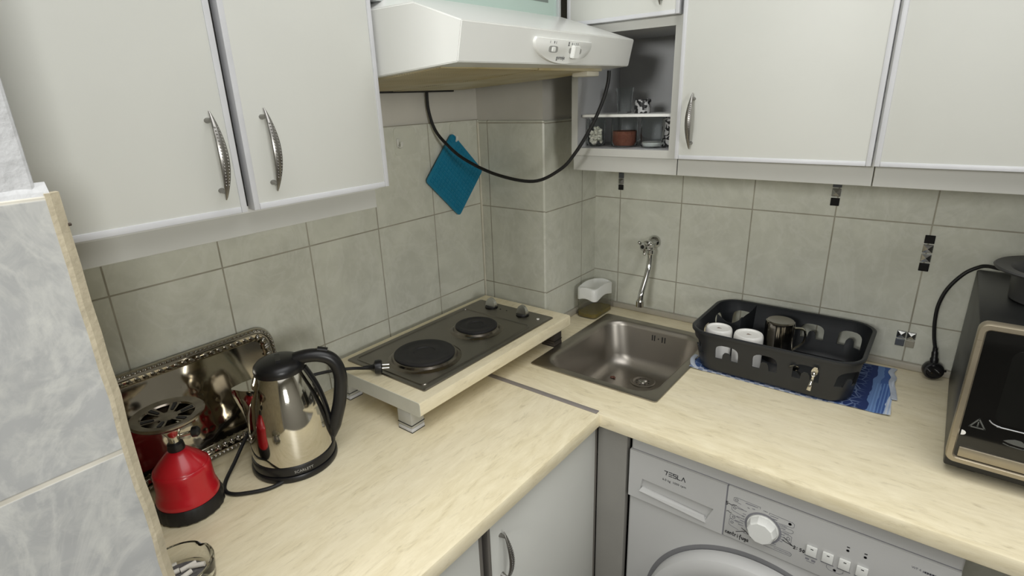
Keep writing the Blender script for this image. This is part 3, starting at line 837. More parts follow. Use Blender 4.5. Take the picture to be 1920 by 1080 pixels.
lathe(bm, [(.0115, -.0032), (.013, 0), (.0115, .0042), (.0075, .0042), (.006, .001), (.0075, -.0032), (.0115, -.0032)], tp, 24, cap0=False, cap1=False, axis=(1, 0, 0)); obj('hanging_eyelet', bm, M['teal'], c)

# ------------------------------------------------------------------ ELECTRIC KETTLE
K = Vector((.1843, -1.1053, 0)); rt = Vector((.448, .894, 0)); nf = Vector((.894, -.448, 0))
hd = (rt*.975 + nf*.22).normalized(); sd = Vector((-.0, 0, 0)) - (rt*.86 + nf*.08).normalized(); hw = hd.cross(Vector((0, 0, 1)))
c = thing('electric_kettle', 'polished steel kettle with black lid and handle beside the red stove', 'kettle', K)
prof = [(.0745, .030), (.0755, .034), (.0756, .05), (.0748, .075), (.0728, .1), (.0692, .125), (.0640, .148), (.0575, .168), (.0505, .185), (.0450, .197), (.043, .200)]
def rad(z):
    for (r0, z0), (r1, z1) in zip(prof, prof[1:]):
        if z0 <= z <= z1: return r0 + (r1-r0)*(z-z0)/(z1-z0)
    return prof[-1][0]
bm = NB(); lathe(bm, prof, K, 64); obj('kettle_body', bm, M['steel_mirror'], c)
bm = NB(); lathe(bm, [(.079, .0006), (.0805, .003), (.0805, .010), (.079, .0125), (.070, .0135)], K, 64); kb = obj('power_base', bm, M['black_plastic'], c, label='black power base')
bm = NB(); lathe(bm, [(.074, .0130), (.0775, .0145), (.078, .026), (.0765, .0305), (.074, .0315)], K, 64); bc = obj('bottom_collar', bm, M['black_plastic'], c, label='black collar under the steel body')
bm = NB(); lathe(bm, [(.0452, .1975), (.0460, .2050), (.0445, .2115), (.0385, .2180), (.026, .2228), (.012, .2248), (.001, .2252)], K, 48, cap1=False)
L = [K + Vector((0, 0, .2215)) + nf*a + rt*b for a, b in ((-.010, -.0045), (.024, -.0045), (.024, .0045), (-.010, .0045))]
loft(bm, [L, [p + Vector((0, 0, .0055)) for p in L]])
lid = obj('lid', bm, M['black_plastic'], c)
# spout: a V-shaped beak
bm = NB(); loops = []
sv = sd.cross(Vector((0, 0, 1))).normalized()
for z, w, outd in ((.075, .004, .000), (.105, .014, .004), (.13, .020, .012), (.15, .026, .022), (.166, .029, .031), (.177, .029, .035)):
    r0 = rad(z)-.004
    cz = K + Vector((0, 0, z))
    loops.append([cz + sd*r0*.93 + sv*w, cz + sd*(r0+outd*.55) + sv*w*.62, cz + sd*(r0+outd+.002) + sv*.003, cz + sd*(r0+outd+.002) - sv*.003, cz + sd*(r0+outd*.55) - sv*w*.62, cz + sd*r0*.93 - sv*w])
loft(bm, loops); obj('spout', bm, M['steel_mirror'], c, angle=50)
# handle with its band down the body
bm = NB()
hp = [(.030, .216), (.052, .2195), (.075, .2175), (.094, .208), (.104, .190), (.107, .165), (.103, .135), (.097, .108), (.089, .083), (.0815, .060), (.0775, .044), (.0760, .034)]
hp = smooth_pts([K + hd*a + Vector((0, 0, b)) for a, b in hp], 6); nh = len(hp)
tube(bm, hp, [min(.0135, .004 + .0105*((nh-1-i)/14)) if i > nh-15 else .0132 for i in range(nh)], 16, r2=[min(.0125, .003 + .0105*((nh-1-i)/14)) if i > nh-15 else .0128 for i in range(nh)], up=hw)
obj('handle', bm, M['black_plastic'], c, label='thick black loop handle')
bm = NB(); bp = smooth_pts([K + hd*(rad(z)+.0005) + Vector((0, 0, z)) for z in (.198, .18, .155, .13, .10, .07, .045, .031)], 4)
tube(bm, bp, .0045, 10, r2=.009, up=hd); obj('handle_band', bm, M['black_plastic'], c)
bm = NB(); P = K + hd*.082 + Vector((0, 0, .2305)); tube(bm, [P - hd*.009 - Vector((0, 0, -.001)), P + hd*.009 - Vector((0, 0, .004))], .0045, 10, r2=.007, up=(0, 0, 1)); obj('lid_button', bm, M['black_plastic'], c)
# lettering wrapped round the collar
bm = NB(); text_bm(bm, 'SCARLETT', (0, 0, 0), (1, 0, 0), (0, 1, 0), .0076, .0004)
a0 = math.atan2(nf.y, nf.x) + .13
for v in bm.verts:
    a = a0 + v.co.x/.078; r_ = .0779 + v.co.z
    v.co = K + Vector((r_*math.cos(a), r_*math.sin(a), .0212 + v.co.y))
obj('wordmark', bm, mat('silver_print', (172, 172, 170), .4, .3, var=.02), bc, smooth=False, label='silver lettering')
# cord: out of the base, loop on the worktop, behind the kettle and up to the plug on the hob board
kc = [(.2365, -1.154, .0055), (.2345, -1.174, .0042), (.229, -1.193, .0042), (.214, -1.215, .0042), (.193, -1.236, .0042), (.170, -1.241, .0042), (.146, -1.228, .006), (.120, -1.195, .018), (.094, -1.150, .045), (.080, -1.10, .075), (.076, -1.05, .095), (.085, -1.0, .105), (.110, -.95, .107), (.135, -.915, .105), (.155, -.897, .1035)]
bm = NB(); tube(bm, smooth_pts(kc, 8), .0036, 10); kcord = obj('power_cord', bm, M['black_rubber'], c, label='black cord curling round to its plug')
def plug(bm, P, d, up, s=1.):
    d = Vector(d).normalized(); P = Vector(P)
    tube(bm, [P - d*.028*s, P - d*.018*s, P - d*.004*s, P], [.0048*s, .0058*s, .0075*s, .011*s], 14)
    lathe(bm, [(.011*s, -.002*s), (.0175*s, .001*s), (.0185*s, .010*s), (.0175*s, .016*s), (.015*s, .018*s)], P, 28, axis=d)
    return P + d*.018*s
bm = NB(); pd = Vector((.62, .72, -.05)).normalized()
e = plug(bm, (.170, -.880, .1038), pd, None, .9)
pl = obj('plug', bm, M['black_plastic'], kcord, label='black mains plug resting on the hob board')
pv = pd.cross(Vector((0, 0, 1))).normalized()
for s_ in (-1, 1):
    bm = NB(); tube(bm, [e + pv*s_*.0085, e + pv*s_*.0085 + pd*.016], .0022, 10); obj('pin', bm, M['chrome'], pl)

# ------------------------------------------------------------------ SERVING TRAY leaning on the wall
bot = Vector((.052, -1.21, .0045)); top = Vector((.0125, -1.21, .2255))
tv = (top-bot).normalized(); tu = Vector((0, 1, 0)); tn = tu.cross(tv)   # faces into the room
c = bpy.data.objects.new('serving_tray', None); COL.objects.link(c)
tag(c, 'rectangular polished metal tray with beaded rim leaning on the left wall behind the kettle', 'tray')
rotm = Matrix((tu, tv, tn)).transposed().to_4x4()
c.matrix_world = Matrix.Translation(bot) @ rotm
u0, u1, H = -.175, .185, (top-bot).length
bm = NB(); n = 8
def RR(i, z, rr): return rrect(u0+i, u1-i, i, H-i, rr, z, n)
loft(bm, [RR(0, -.001, .038), RR(0, .002, .038), RR(.004, .006, .035), RR(.010, .0075, .030), RR(.018, .006, .024), RR(.024, .0015, .02), RR(.030, -.004, .018), RR(.034, -.005, .016)], True, True)
obj('tray_body', bm, M['tray'], c, world=False, angle=50)
def along(loop, step):
    out = []; acc = 0
    for i in range(len(loop)):
        a, b = loop[i], loop[(i+1) % len(loop)]; d = (b-a).length
        while acc < d:
            out.append((a.lerp(b, acc/d), (b-a).normalized())); acc += step
        acc -= d
    return out
bm = NB()
for p, t in along(RR(.005, .0068, .034), .0085):
    m_ = Matrix.Translation(p) @ Vector((1, 0, 0)).rotation_difference(t).to_matrix().to_4x4() @ Matrix.Rotation(.5, 4, 'Z') @ Matrix.Diagonal((.0044, .0026, .0026, 1))
    bmesh.ops.create_uvsphere(bm, u_segments=8, v_segments=6, radius=1, matrix=m_)
for p, t in along(RR(.019, .006, .023), .0135):
    m_ = Matrix.Translation(p) @ Vector((1, 0, 0)).rotation_difference(t).to_matrix().to_4x4() @ Matrix.Rotation(.25, 4, 'Z') @ Matrix.Diagonal((.0044, .0085, .004, 1))
    bmesh.ops.create_uvsphere(bm, u_segments=8, v_segments=6, radius=1, matrix=m_)
obj('beaded_rim', bm, mat('rim_steel', (170, 168, 164), .16, 1.0, var=.05), c, world=False)

# ------------------------------------------------------------------ CAMPING STOVE
Q = Vector((.1575, -1.2952, 0))
c = thing('camping_stove', 'red portable gas stove with black foot ring beside the kettle', 'camping stove', Q)
bm = NB(); seg = 72; loops = []
for r_, z in ((.0500, .0008), (.0530, .003), (.0530, .022), (.0510, .028), (.046, .029)):
    k_ = .0011 if r_ > .0525 else 0
    loops.append([Q + Vector(((r_ + (k_ if i % 3 == 0 else 0))*math.cos(2*PI*i/seg), (r_ + (k_ if i % 3 == 0 else 0))*math.sin(2*PI*i/seg), z)) for i in range(seg)])
loft(bm, loops); obj('foot_ring', bm, M['black_rubber'], c, label='ribbed black foot ring')
bm = NB(); lathe(bm, [(.0496, .027), (.0502, .031), (.0490, .038), (.0468, .046), (.0460, .052), (.0455, .070), (.0452, .083), (.0440, .0875), (.0425, .089), (.0418, .0885), (.0405, .0915), (.034, .100), (.027, .1075), (.0205, .1145), (.0165, .1185), (.0135, .1205), (.010, .121)], Q, 56); obj('canister_shell', bm, M['red'], c, label='red enamel shell', angle=50)
bm = NB(); lathe(bm, [(.0125, .1195), (.0138, .123), (.0125, .133), (.0095, .136)], Q, 28); obj('collar', bm, M['black_plastic'], c)
zt = .189
bm = NB()
lathe(bm, [(.0085, .134), (.0088, .146), (.0115, .152), (.0165, .160), (.0190, .168), (.012, .172), (.001, .173)], Q, 28)
kd = (rt*.93 + nf*.15).normalized()
tube(bm, [Q + Vector((0, 0, .144)), Q + kd*.030 + Vector((0, 0, .148))], .0036, 12)
obj('valve', bm, M['steel_mirror'], c)
bm = NB(); lathe(bm, [(.006, 0), (.0092, .002), (.0092, .010), (.006, .013)], Q + kd*.028 + Vector((0, 0, .148)), 12, axis=kd); obj('valve_knob', bm, M['black_plastic'], c)
bm = NB()
lathe(bm, [(.019, .166), (.034, .172), (.051, zt-.007), (.0562, zt-.0025), (.0565, zt+.0005), (.0545, zt+.002), (.0415, zt-.0003), (.0395, zt-.003)], Q, 64, cap0=False, cap1=False)
for i in range(6):
    a = 2*PI*i/6 + .35; d = Vector((math.cos(a), math.sin(a), 0)); w = Vector((-d.y, d.x, 0))
    A0, B0 = Q + d*.010 + Vector((0, 0, zt-.004)), Q + d*.042 + Vector((0, 0, zt-.0005))
    L = [A0 - w*.0045, B0 - w*.0085, B0 + w*.0085, A0 + w*.0045]
    loft(bm, [L, [p - Vector((0, 0, .002)) for p in L]])
lathe(bm, [(.016, zt-.009), (.0155, zt-.004), (.008, zt-.0035), (.001, zt-.0035)], Q, 24)
gr_ = obj('burner_grill', bm, mat('burner_steel', (140, 132, 122), .22, 1.0, var=.2, vscale=60), c, label='stamped steel pot support')
for i in range(6):
    a = 2*PI*i/6 + .35; d = Vector((math.cos(a), math.sin(a), 0)); w = Vector((-d.y, d.x, 0))
    A0, B0 = Q + d*.020 + Vector((0, 0, zt-.0025)), Q + d*.039 + Vector((0, 0, zt-.0004))
    bm = NB(); L = [A0 - w*.0022, B0 - w*.003, B0 + w*.003, A0 + w*.0022]
    loft(bm, [L, [p + Vector((0, 0, .0009)) for p in L]]); obj('slot', bm, M['gap'], gr_, smooth=False)

# ------------------------------------------------------------------ ASHTRAY
Aq = Vector((.3225, -1.382, 0))
c = thing('ashtray', 'round clear glass ashtray at the left end of the worktop', 'ashtray', Aq)
bm = NB(); seg = 60; loops = []
def notch(i): return .0045*max(0, math.cos(3*2*PI*i/seg + .4))**16
for r_, z in ((.001, .0008), (.043, .0008), (.0465, .004), (.0492, .030), (.0496, .035), (.048, .0375), (.0452, .0365), (.0435, .032), (.0415, .011), (.038, .0085), (.001, .0085)):
    loops.append([Aq + Vector((r_*math.cos(2*PI*i/seg), r_*math.sin(2*PI*i/seg), z - (notch(i) if z > .034 else 0))) for i in range(seg)])
loft(bm, loops); obj('bowl', bm, M['glass'], c, label='clear glass bowl')
bm = NB(); lathe(bm, [(.037, .0088), (.033, .012), (.02, .0135), (.001, .014)], Aq, 32); o = obj('ash', bm, M['ash'], smooth=False)
tag(o, 'grey cigarette ash covering the bottom of the ashtray', 'ash'); o['kind'] = 'stuff'
spots = [(-.008, .016, .3, 'back'), (.006, .004, .55, 'middle'), (-.014, -.006, .2, 'left'), (.014, -.012, 1.2, 'front'), (.000, .025, -.25, 'far')]
lb = ['cigarette butt lying nearest the middle of the ashtray, slanting', 'cigarette butt in the centre of the ashtray ash', 'cigarette butt on the left side inside the ashtray', 'cigarette butt at the front of the ashtray', 'cigarette butt along the far rim inside the ashtray']
for i, (dx, dy, a, _) in enumerate(spots):
    P = Aq + Vector((dx, dy, .0168)); d = Vector((math.cos(a+1.1), math.sin(a+1.1), .05))
    bm = NB(); tube(bm, [P - d*.011, P + d*.011], .0038, 12)
    tag(obj('cigarette_butt', bm, M['butt']), lb[i], 'cigarette butt', 'cigarette butts in the ashtray')

# ------------------------------------------------------------------ TOWEL + DISH RACK
bm = NB(); nx, ny = 56, 34; grid = []
random.seed(11)
for j in range(ny+1):
    row = []
    for i in range(nx+1):
        u = i/nx; v = j/ny
        x = .690 + u*(.402 + .012*(1-v)); y = -.298 + v*.268 + .016*u*(1-v) + .003*math.sin(9*u)*(1-v)
        z = .0006 + .0008*(1+math.sin(17*u+3*v))
        if u > .93: z += .006*max(0, math.sin(11*v+1))*(u-.93)/.07
        if u < .05: x -= .012*(1-v)*(1-u/.05); z += .005*(1-u/.05)
        row.append(Vector((x, y, z)))
    grid.append(row)
for dz in (0, .0012):
    pass
top_v = [[bm.verts.new(p + Vector((0, 0, .0012))) for p in r_] for r_ in grid]; bot_v = [[bm.verts.new(p) for p in r_] for r_ in grid]
for j in range(ny):
    for i in range(nx):
        bm.faces.new((top_v[j][i], top_v[j][i+1], top_v[j+1][i+1], top_v[j+1][i])); bm.faces.new((bot_v[j][i], bot_v[j+1][i], bot_v[j+1][i+1], bot_v[j][i+1]))
for i in range(nx):
    for j, s_ in ((0, 1), (ny, -1)): bm.faces.new((top_v[j][i], bot_v[j][i], bot_v[j][i+1], top_v[j][i+1]))
for j in range(ny):
    for i in (0, nx): bm.faces.new((top_v[j][i], top_v[j+1][i], bot_v[j+1][i], bot_v[j][i]))
o = obj('dish_towel', bm, M['towel'], angle=80)
tag(o, 'blue patterned dish towel spread under the black drying rack', 'towel')
hem = mat('pale_towel_hem', (176, 184, 196), .95, var=.08, vscale=60, bmp=.3)
bm = NB(); tube(bm, smooth_pts([(1.091, -.030, .0032), (1.086, -.060, .0050), (1.094, -.085, .0042), (1.092, -.120, .0060), (1.099, -.160, .0040), (1.104, -.200, .0048)], 5), .0018, 10, r2=.0062, up=(0, 0, 1)); obj('folded_hem', bm, hem, o, label='pale folded hem')
bm = NB(); tube(bm, smooth_pts([(.6735, -.236, .010), (.6725, -.258, .0095), (.680, -.279, .0065), (.690, -.292, .0050)], 5), .0030, 10, r2=.0060, up=(0, 0, 1)); obj('folded_hem', bm, hem, o, label='pale folded corner at the sink side')

c = thing('drying_rack', 'charcoal plastic drying rack with arched cut-outs beside the sink', 'dish rack', (.855, -.17, .004))
Z0 = .0042; RB = .0075
def rk(t, off=0):   # rounded rectangle of the rack wall at height fraction t
    return (.690 - .020*t + off, 1.027 + .013*t - off, -.292 - .017*t + off, -.052 + .013*t - off)
n = 12
bm = NB()
def RK(t, off, r_, z): a = rk(t, off); return rrect(a[0], a[1], a[2], a[3], r_, z, n)
loft(bm, [RK(0, .012, .035, Z0), RK(0, .003, .044, Z0+.003), RK(0.05, 0, .047, Z0+.010), RK(.95, 0, .052, .104), RK(1, -.003, .055, .105), RK(1, -.0035, .056, .111), RK(1, 0, .053, .1125), RK(1, .005, .048, .111), RK(.94, .004, .048, .103), RK(.06, .004, .043, Z0+.012), RK(0, .008, .038, RB), RK(0, .06, .02, RB)], True, True)
rack = obj('basket', bm, M['rack'], c, angle=40)
# arch cutters spaced round the wall
cb = NB()
loop = RK(.55, .002, .05, .065)
per = []; L_ = 0
for i in range(len(loop)):
    a, b = loop[i], loop[(i+1) % len(loop)]; per.append((L_, a, b)); L_ += (b-a).length
def at(s):
    s %= L_
    for (q0, a, b) in per:
        d = (b-a).length
        if q0 <= s <= q0+d+1e-9:
            t = (b-a).normalized(); return a + t*(s-q0), t
def s_of(x):
    for k in range(4000):
        p, t = at(L_*k/4000)
        if p.y < -.28 and abs(p.x-x) < .001: return L_*k/4000
s0 = s_of(.767); pitch = L_/round(L_/.0845)
for k in range(round(L_/.0845)):
    p, t = at(s0 + k*pitch); nrm = Vector((t.y, -t.x, 0))
    w, z0, z1, ztg, tw_ = .027, .046, .085, .066, .0085
    # n-shaped outline: arch outside, tongue inside
    out = [(-w, z0)]
    for i in range(11):
        a = PI - PI*i/10; out.append((w*(math.copysign(abs(math.cos(a))**.7, math.cos(a))), z1-.018 + .018*math.sin(a)**.8))
    out.append((w, z0))
    out += [(tw_+.002, z0), (tw_, ztg-.006), (tw_*.6, ztg-.001), (0, ztg), (-tw_*.6, ztg-.001), (-tw_, ztg-.006), (-tw_-.002, z0)]
    loft(cb, [[p + t*a + Vector((0, 0, b-p.z)) - nrm*.013 for a, b in out], [p + t*a + Vector((0, 0, b-p.z)) + nrm*.013 for a, b in out]])
bmesh.ops.recalc_face_normals(cb, faces=cb.faces)
bmesh.ops.translate(cb, verts=cb.verts, vec=-LOC[c])
cme = bpy.data.meshes.new('cutter'); cb.to_mesh(cme); cb.free()
cut = bpy.data.objects.new('cutter', cme); COL.objects.link(cut); cut.location = LOC[c]
bpy.context.view_layer.update()
md = rack.modifiers.new('b', 'BOOLEAN'); md.operation = 'DIFFERENCE'; md.object = cut; md.solver = 'EXACT'
apply_mods(rack)
for p in rack.data.polygons: p.use_smooth = True
rack.data.set_sharp_from_angle(angle=math.radians(35))
bpy.data.objects.remove(cut)
# cutlery divider with dipped top edge
bm = NB(); a_ = []; b_ = []
for i in range(25):
    t = i/24
    x = .686 + .078*t; y = -.135 + .018*t
    if t > .78: y += (t-.78)/.22*.075; x = .686+.078*.78 + (t-.78)*.07
    zt_ = .096 - .022*math.sin(PI*min(1, t/.85))**1.2 + (.012 if t > .9 else 0)*(t-.9)/.1
    a_.append(Vector((x, y, zt_))); b_.append(Vector((x, y, RB)))
th = Vector((.0, .003, 0))
vv = [[bm.verts.new(p) for p in L] for L in (b_, a_, [p+th for p in a_], [p+th for p in b_])]
for q0, q1 in zip(vv, vv[1:]):
    for i in range(24): bm.faces.new((q0[i], q0[i+1], q1[i+1], q1[i]))
obj('cutlery_divider', bm, M['rack'], c)

def white_mug(x, y, r_, zt, label):
    c = thing('white_mug', label, 'mug', (x, y, RB), 0, 'white mugs in the drying rack')
    bm = NB(); P = (x, y, 0)
    lathe(bm, [(r_-.003, RB), (r_, RB+.001), (r_+.0005, RB+.03), (r_, zt-.010), (r_-.001, zt-.003), (r_-.003, zt), (r_-.0055, zt), (r_-.0065, zt-.004), (.001, zt-.0042)], P, 44); obj('cup_body', bm, M['white_ceramic'], c)
    bm = NB(); L = [(x-.006, y+.000), (x+.006, y+.004), (x-.004, y+.007)]
    prism(bm, L, lambda a, b: (a, b, zt-.0042), lambda a, b: (a, b, zt-.0038)); obj('maker_mark', bm, M['brown'], c, smooth=False, label='small brown mark on the base')
    bm = NB(); d = Vector((-.5, .85, 0)).normalized()
    tube(bm, smooth_pts([Vector(P) + d*(r_-.001) + Vector((0, 0, zt-.018)), Vector(P) + d*(r_+.016) + Vector((0, 0, zt-.022)), Vector(P) + d*(r_+.019) + Vector((0, 0, zt-.042)), Vector(P) + d*(r_-.001) + Vector((0, 0, zt-.06))], 6), .0042, 10); obj('handle', bm, M['white_ceramic'], c)
white_mug(.7185, -.216, .0325, .094, 'upturned white mug in the rack, the one nearer the sink')
white_mug(.7905, -.214, .0345, .093, 'upturned white mug in the rack, the one nearer the steel mug')
c = thing('steel_mug', 'upturned polished steel mug in the middle of the drying rack', 'mug', (.843, -.135, RB))
bm = NB(); lathe(bm, [(.0345, RB), (.0352, RB+.002), (.0345, RB+.02), (.0345, .105), (.0335, .111), (.030, .1135), (.027, .1125), (.001, .1118)], (.843, -.135, 0), 44); obj('cup_body', bm, mat('cup_steel', (150, 145, 138), .14, 1.0, var=.06), c)
bm = NB(); P = Vector((.843, -.135, 0)); d = Vector((.94, .3, 0)).normalized()
tube(bm, smooth_pts([P + d*.034 + Vector((0, 0, .095)), P + d*.056 + Vector((0, 0, .092)), P + d*.058 + Vector((0, 0, .06)), P + d*.034 + Vector((0, 0, .035))], 6), .003, 10, r2=.0055, up=(0, 0, 1)); obj('handle', bm, M['steel_mirror'], c)
def spoon(bowl, dirv, label, L=.105, k=1.):
    c = thing('teaspoon', label, 'spoon', bowl, 0, 'teaspoons in the drying rack')
    B = Vector(bowl); d = Vector(dirv).normalized(); s = d.cross(Vector((0, -1, .3))).normalized(); nn = s.cross(d)
    bm = NB(); loops = []
    for i in range(11):
        t = i/10; w = k*.0105*math.sin(PI*(.06+.9*t))**.6; dp = k*.005*math.sin(PI*t)
        loops.append([B + d*k*(.018-.036*t) + s*w*math.cos(q) + nn*(-dp*(1-abs(math.cos(q))**2) + .0006*math.sin(q)) for q in [PI*k/8 for k in range(9)]] + [B + d*k*(.018-.036*t) + s*w*math.cos(q) + nn*(-dp*(1-abs(math.cos(q))**2) - .0012) for q in [PI - PI*k/8 for k in range(9)]])
    loft(bm, loops); obj('bowl', bm, M['steel_mirror'], c)
    bm = NB(); tube(bm, smooth_pts([B - d*.016*k, B - d*(.016*k+.2*L) - nn*.002, B - d*(.016*k+.55*L) + nn*.001, B - d*L], 5), [.002+.0022*(i/15) for i in range(16)], 8, r2=[.0012]*16, up=s); obj('handle', bm, M['steel_mirror'], c)
spoon((.914, -.298, .068), (-.15, -.62, .5), 'teaspoon with its bowl poking out of the rack front')
spoon((.957, -.314, .078), (.12, .16, 1), 'teaspoon hanging handle-down outside the rack front', .044, .62)

# ------------------------------------------------------------------ MICROWAVE
c = thing('microwave', 'black microwave oven with champagne door frame, at the right on the back worktop', 'microwave', (1.43, -.24, 0))
x0, x1, yb_, yf = 1.1955, 1.665, -.045, -.428
bm = NB(); box(bm, x0, x1, yf, yb_, .012, .281, .004); obj('oven_body', bm, M['mw_black'], c)
for x in (x0+.02, x1-.05):
    for y in (yf+.02, yb_-.05):
        bm = NB(); box(bm, x, x+.03, y, y+.03, .0004, .012, .003); obj('foot', bm, M['black_rubber'], c)
# door: rounded champagne frame around black glass
bm = NB(); n = 5
def FR(i, r_, y): return [Vector((p.x, y, p.y)) for p in rrect(x0-.002+i, x1+.002-i, .034+i, .296-i, r_, 0, n)]
loft(bm, [FR(.001, .013, yf+.001), FR(0, .014, yf-.004), FR(0, .014, yf-.019), FR(.002, .012, yf-.022), FR(.009, .008, yf-.022), FR(.011, .006, yf-.019), FR(.0115, .006, yf-.016)], True, False)
df = obj('door_frame', bm, M['champagne'], c, label='champagne metal door frame')
bm = NB(); l = FR(.0112, .006, yf-.0165); loft(bm, [[p + Vector((0, .006, 0)) for p in l], l]); dg_ = obj('door_glass', bm, M['mw_glass'], df, label='black door glass')
bm = NB(); box(bm, x0+.014, x1-.014, yf-.0205, yf-.0166, .0475, .066, .001); obj('lower_bar', bm, M['champagne'], df)
bm = NB(); l = [Vector((p.x, yf-.0168, p.y)) for p in rrect(x0+.048, x1-.13, .125, .258, .014, 0, n)]; loft(bm, [[p + Vector((0, .0003, 0)) for p in l], l]); obj('window', bm, M['mw_window'], dg_, label='dark see-through window')
bm = NB(); tube(bm, smooth_pts([(x0+.0425, yf-.0172, .1275), (x0+.048, yf-.0172, .1225), (x0+.058, yf-.0172, .1195), (x0+.08, yf-.0172, .119), (x1-.13, yf-.0172, .119)], 5), .0010, 6); obj('window_line', bm, M['alu'], dg_)
O = Vector((0, yf-.0166, 0)); UX, VZ = Vector((1, 0, 0)), Vector((0, 0, 1))
bm = NB()
tri = [(x0+.020, .108), (x0+.040, .108), (x0+.030, .125)]
ribbon(bm, tri + tri[:1], O, UX, VZ, .0022, .0004)
ribbon(bm, [(x0+.030, .119), (x0+.030, .114)], O, UX, VZ, .0018, .0004); ribbon(bm, [(x0+.0295, .1115), (x0+.0305, .1115)], O, UX, VZ, .0018, .0004)
obj('warning_triangle', bm, M['door_print'], dg_, smooth=False, label='pale grey warning triangle')
bm = NB()
leaf = [(x0+.066, .097), (x0+.072, .1005), (x0+.080, .1035), (x0+.088, .103), (x0+.093, .099), (x0+.094, .093), (x0+.088, .093), (x0+.08, .0935), (x0+.072, .095)]
prism(bm, leaf, lambda a, b: (a, O.y, b), lambda a, b: (a, O.y-.0004, b))
ribbon(bm, [(x0+.067, .092), (x0+.075, .0895), (x0+.092, .0885), (x0+.098, .091), (x0+.100, .0965), (x0+.104, .0985), (x0+.150, .0965)], O, UX, VZ, .0014, .0004)
ribbon(bm, [(x0+.107, .0925), (x0+.150, .091)], O, UX, VZ, .0035, .0004)
obj('leaf_mark', bm, M['door_print'], dg_, smooth=False, label='pale grey leaf-shaped mark with lines')
bm = NB(); prism(bm, [(x0+.0115 + .0065*math.cos(a), .093 + .0065*math.sin(a)*.75) for a in [-PI/2 + PI*i/10 for i in range(11)]], lambda a, b: (a, O.y, b), lambda a, b: (a, O.y-.0004, b)); obj('sticker', bm, M['white_ceramic'], dg_, smooth=False, label='small white half-round sticker')
mc = [(1.27, -.06, .2885), (1.235, -.05, .2880), (1.212, -.036, .2875), (1.197, -.03, .2810), (1.176, -.028, .2620), (1.155, -.028, .2250), (1.1455, -.028, .1850), (1.1455, -.028, .145), (1.151, -.028, .105), (1.1582, -.028, .076)]
bm = NB(); tube(bm, smooth_pts(mc, 8), .0040, 10); mcord = obj('power_cord', bm, M['black_rubber'], c, label='black cord looping down the tiles')
bm = NB(); PA = Vector((.30, -.95, .05)).normalized(); PC = Vector((1.1630, -.036, .0245))
lathe(bm, [(.011, -.013), (.0175, -.012), (.0205, -.008), (.0215, .004), (.0200, .009), (.0165, .010), (.015, .0075), (.001, .0075)], PC, 32, axis=PA)
tube(bm, smooth_pts([(1.1585, -.0285, .078), (1.1595, -.0295, .066), (1.1610, -.033, .052), (1.1625, -.036, .036)], 4), [.0052]*4+[.0066]*4+[.0085]*4+[.0105], 14)
mp = obj('plug', bm, M['black_plastic'], mcord, label='black mains plug standing on the worktop')
PV = PA.cross(Vector((0, 0, 1))).normalized()
for s_ in (-1, 1):
    bm = NB(); tube(bm, [PC + PV*s_*.008 + PA*.007, PC + PV*s_*.008 + PA*.021], .0023, 10); obj('pin', bm, M['chrome'], mp)
bm = NB(); tube(bm, [PC - PV*.020, PC - PV*.026], .003, 8); obj('grip_rib', bm, M['black_plastic'], mp)

# pan with wide rim standing on the microwave
pz = .281
Pp = Vector((1.302, -.225, 0))
c = thing('flanged_pan', 'dark grey round pan with a wide flat rim on top of the microwave', 'pan', (Pp.x, Pp.y, pz))
bm = NB(); lathe(bm, [(.060, pz+.0005), (.064, pz+.003), (.0665, pz+.044), (.070, pz+.052), (.0935, pz+.057), (.096, pz+.0605), (.0935, pz+.063), (.071, pz+.060), (.066, pz+.054), (.061, pz+.008), (.001, pz+.006)], Pp, 56); obj('pan_body', bm, M['pan'], c)

# ------------------------------------------------------------------ JARS IN THE NICHE
SH = .539
def jar(x, y, r_, h, fill, fh, label, contents):
    c = thing('storage_jar', label, 'jar', (x, y, SH), 0, 'clear jars in the open niche')
    bm = NB(); P = (x, y, 0); s = 1.4
    lathe(bm, [(.001, SH+.0006), (r_-.006, SH+.0006), (r_-.001, SH+.004), (r_, SH+.012), (r_, SH+h), (r_-.002, SH+h), (r_-.002, SH+.013), (r_-.006, SH+.004), (.001, SH+.004)], P, 40, True, True); obj('jar_body', bm, M['jar_glass'], c)
    bm = NB()
    if fill == 'sugar':
        random.seed(5)
        for i in range(46):
            a = random.uniform(0, 2*PI); q = (r_-.010)*math.sqrt(random.random()); z = SH+.010 + random.random()*fh*(1-.4*q/r_)
            bmesh.ops.create_icosphere(bm, subdivisions=1, radius=random.uniform(.0045, .0065), matrix=Matrix.Translation((x+q*math.cos(a), y+q*math.sin(a), z)))
    else:
        lathe(bm, [(r_-.007, SH+.0045), (r_-.0035, SH+.012), (r_-.0035, SH+fh), (.001, SH+fh+.001)], P, 32)
    f = obj('contents', bm, M[fill], c, label=contents)
    if fill == 'sugar': f['kind'] = 'stuff'
jar(.375, -.258, .024, .068, 'sugar', .038, 'clear jar of white lumps, leftmost in the open niche', 'white lumps')
jar(.4525, -.252, .033, .071, 'spice', .038, 'clear jar half full of brown spice in the open niche', 'brown ground spice')
jar(.529, -.252, .030, .071, 'salt', .010, 'nearly empty clear jar with a little white salt in the niche', 'white powder')
bm = NB(); lathe(bm, [(.001, SH+.0005), (.022, SH+.0005), (.024, SH+.003), (.024, SH+.066), (.022, SH+.068), (.001, SH+.068)], (.5685, -.232, 0), 32); o = obj('patterned_tin', bm, M['pattern'])
tag(o, 'black and white patterned round tin at the right end of the niche', 'tin')
c_bm = NB(); loft(c_bm, [rrect(.353, .592, -.300, -.185, .012, .6125, 5), rrect(.353, .592, -.300, -.185, .012, .6185, 5)])
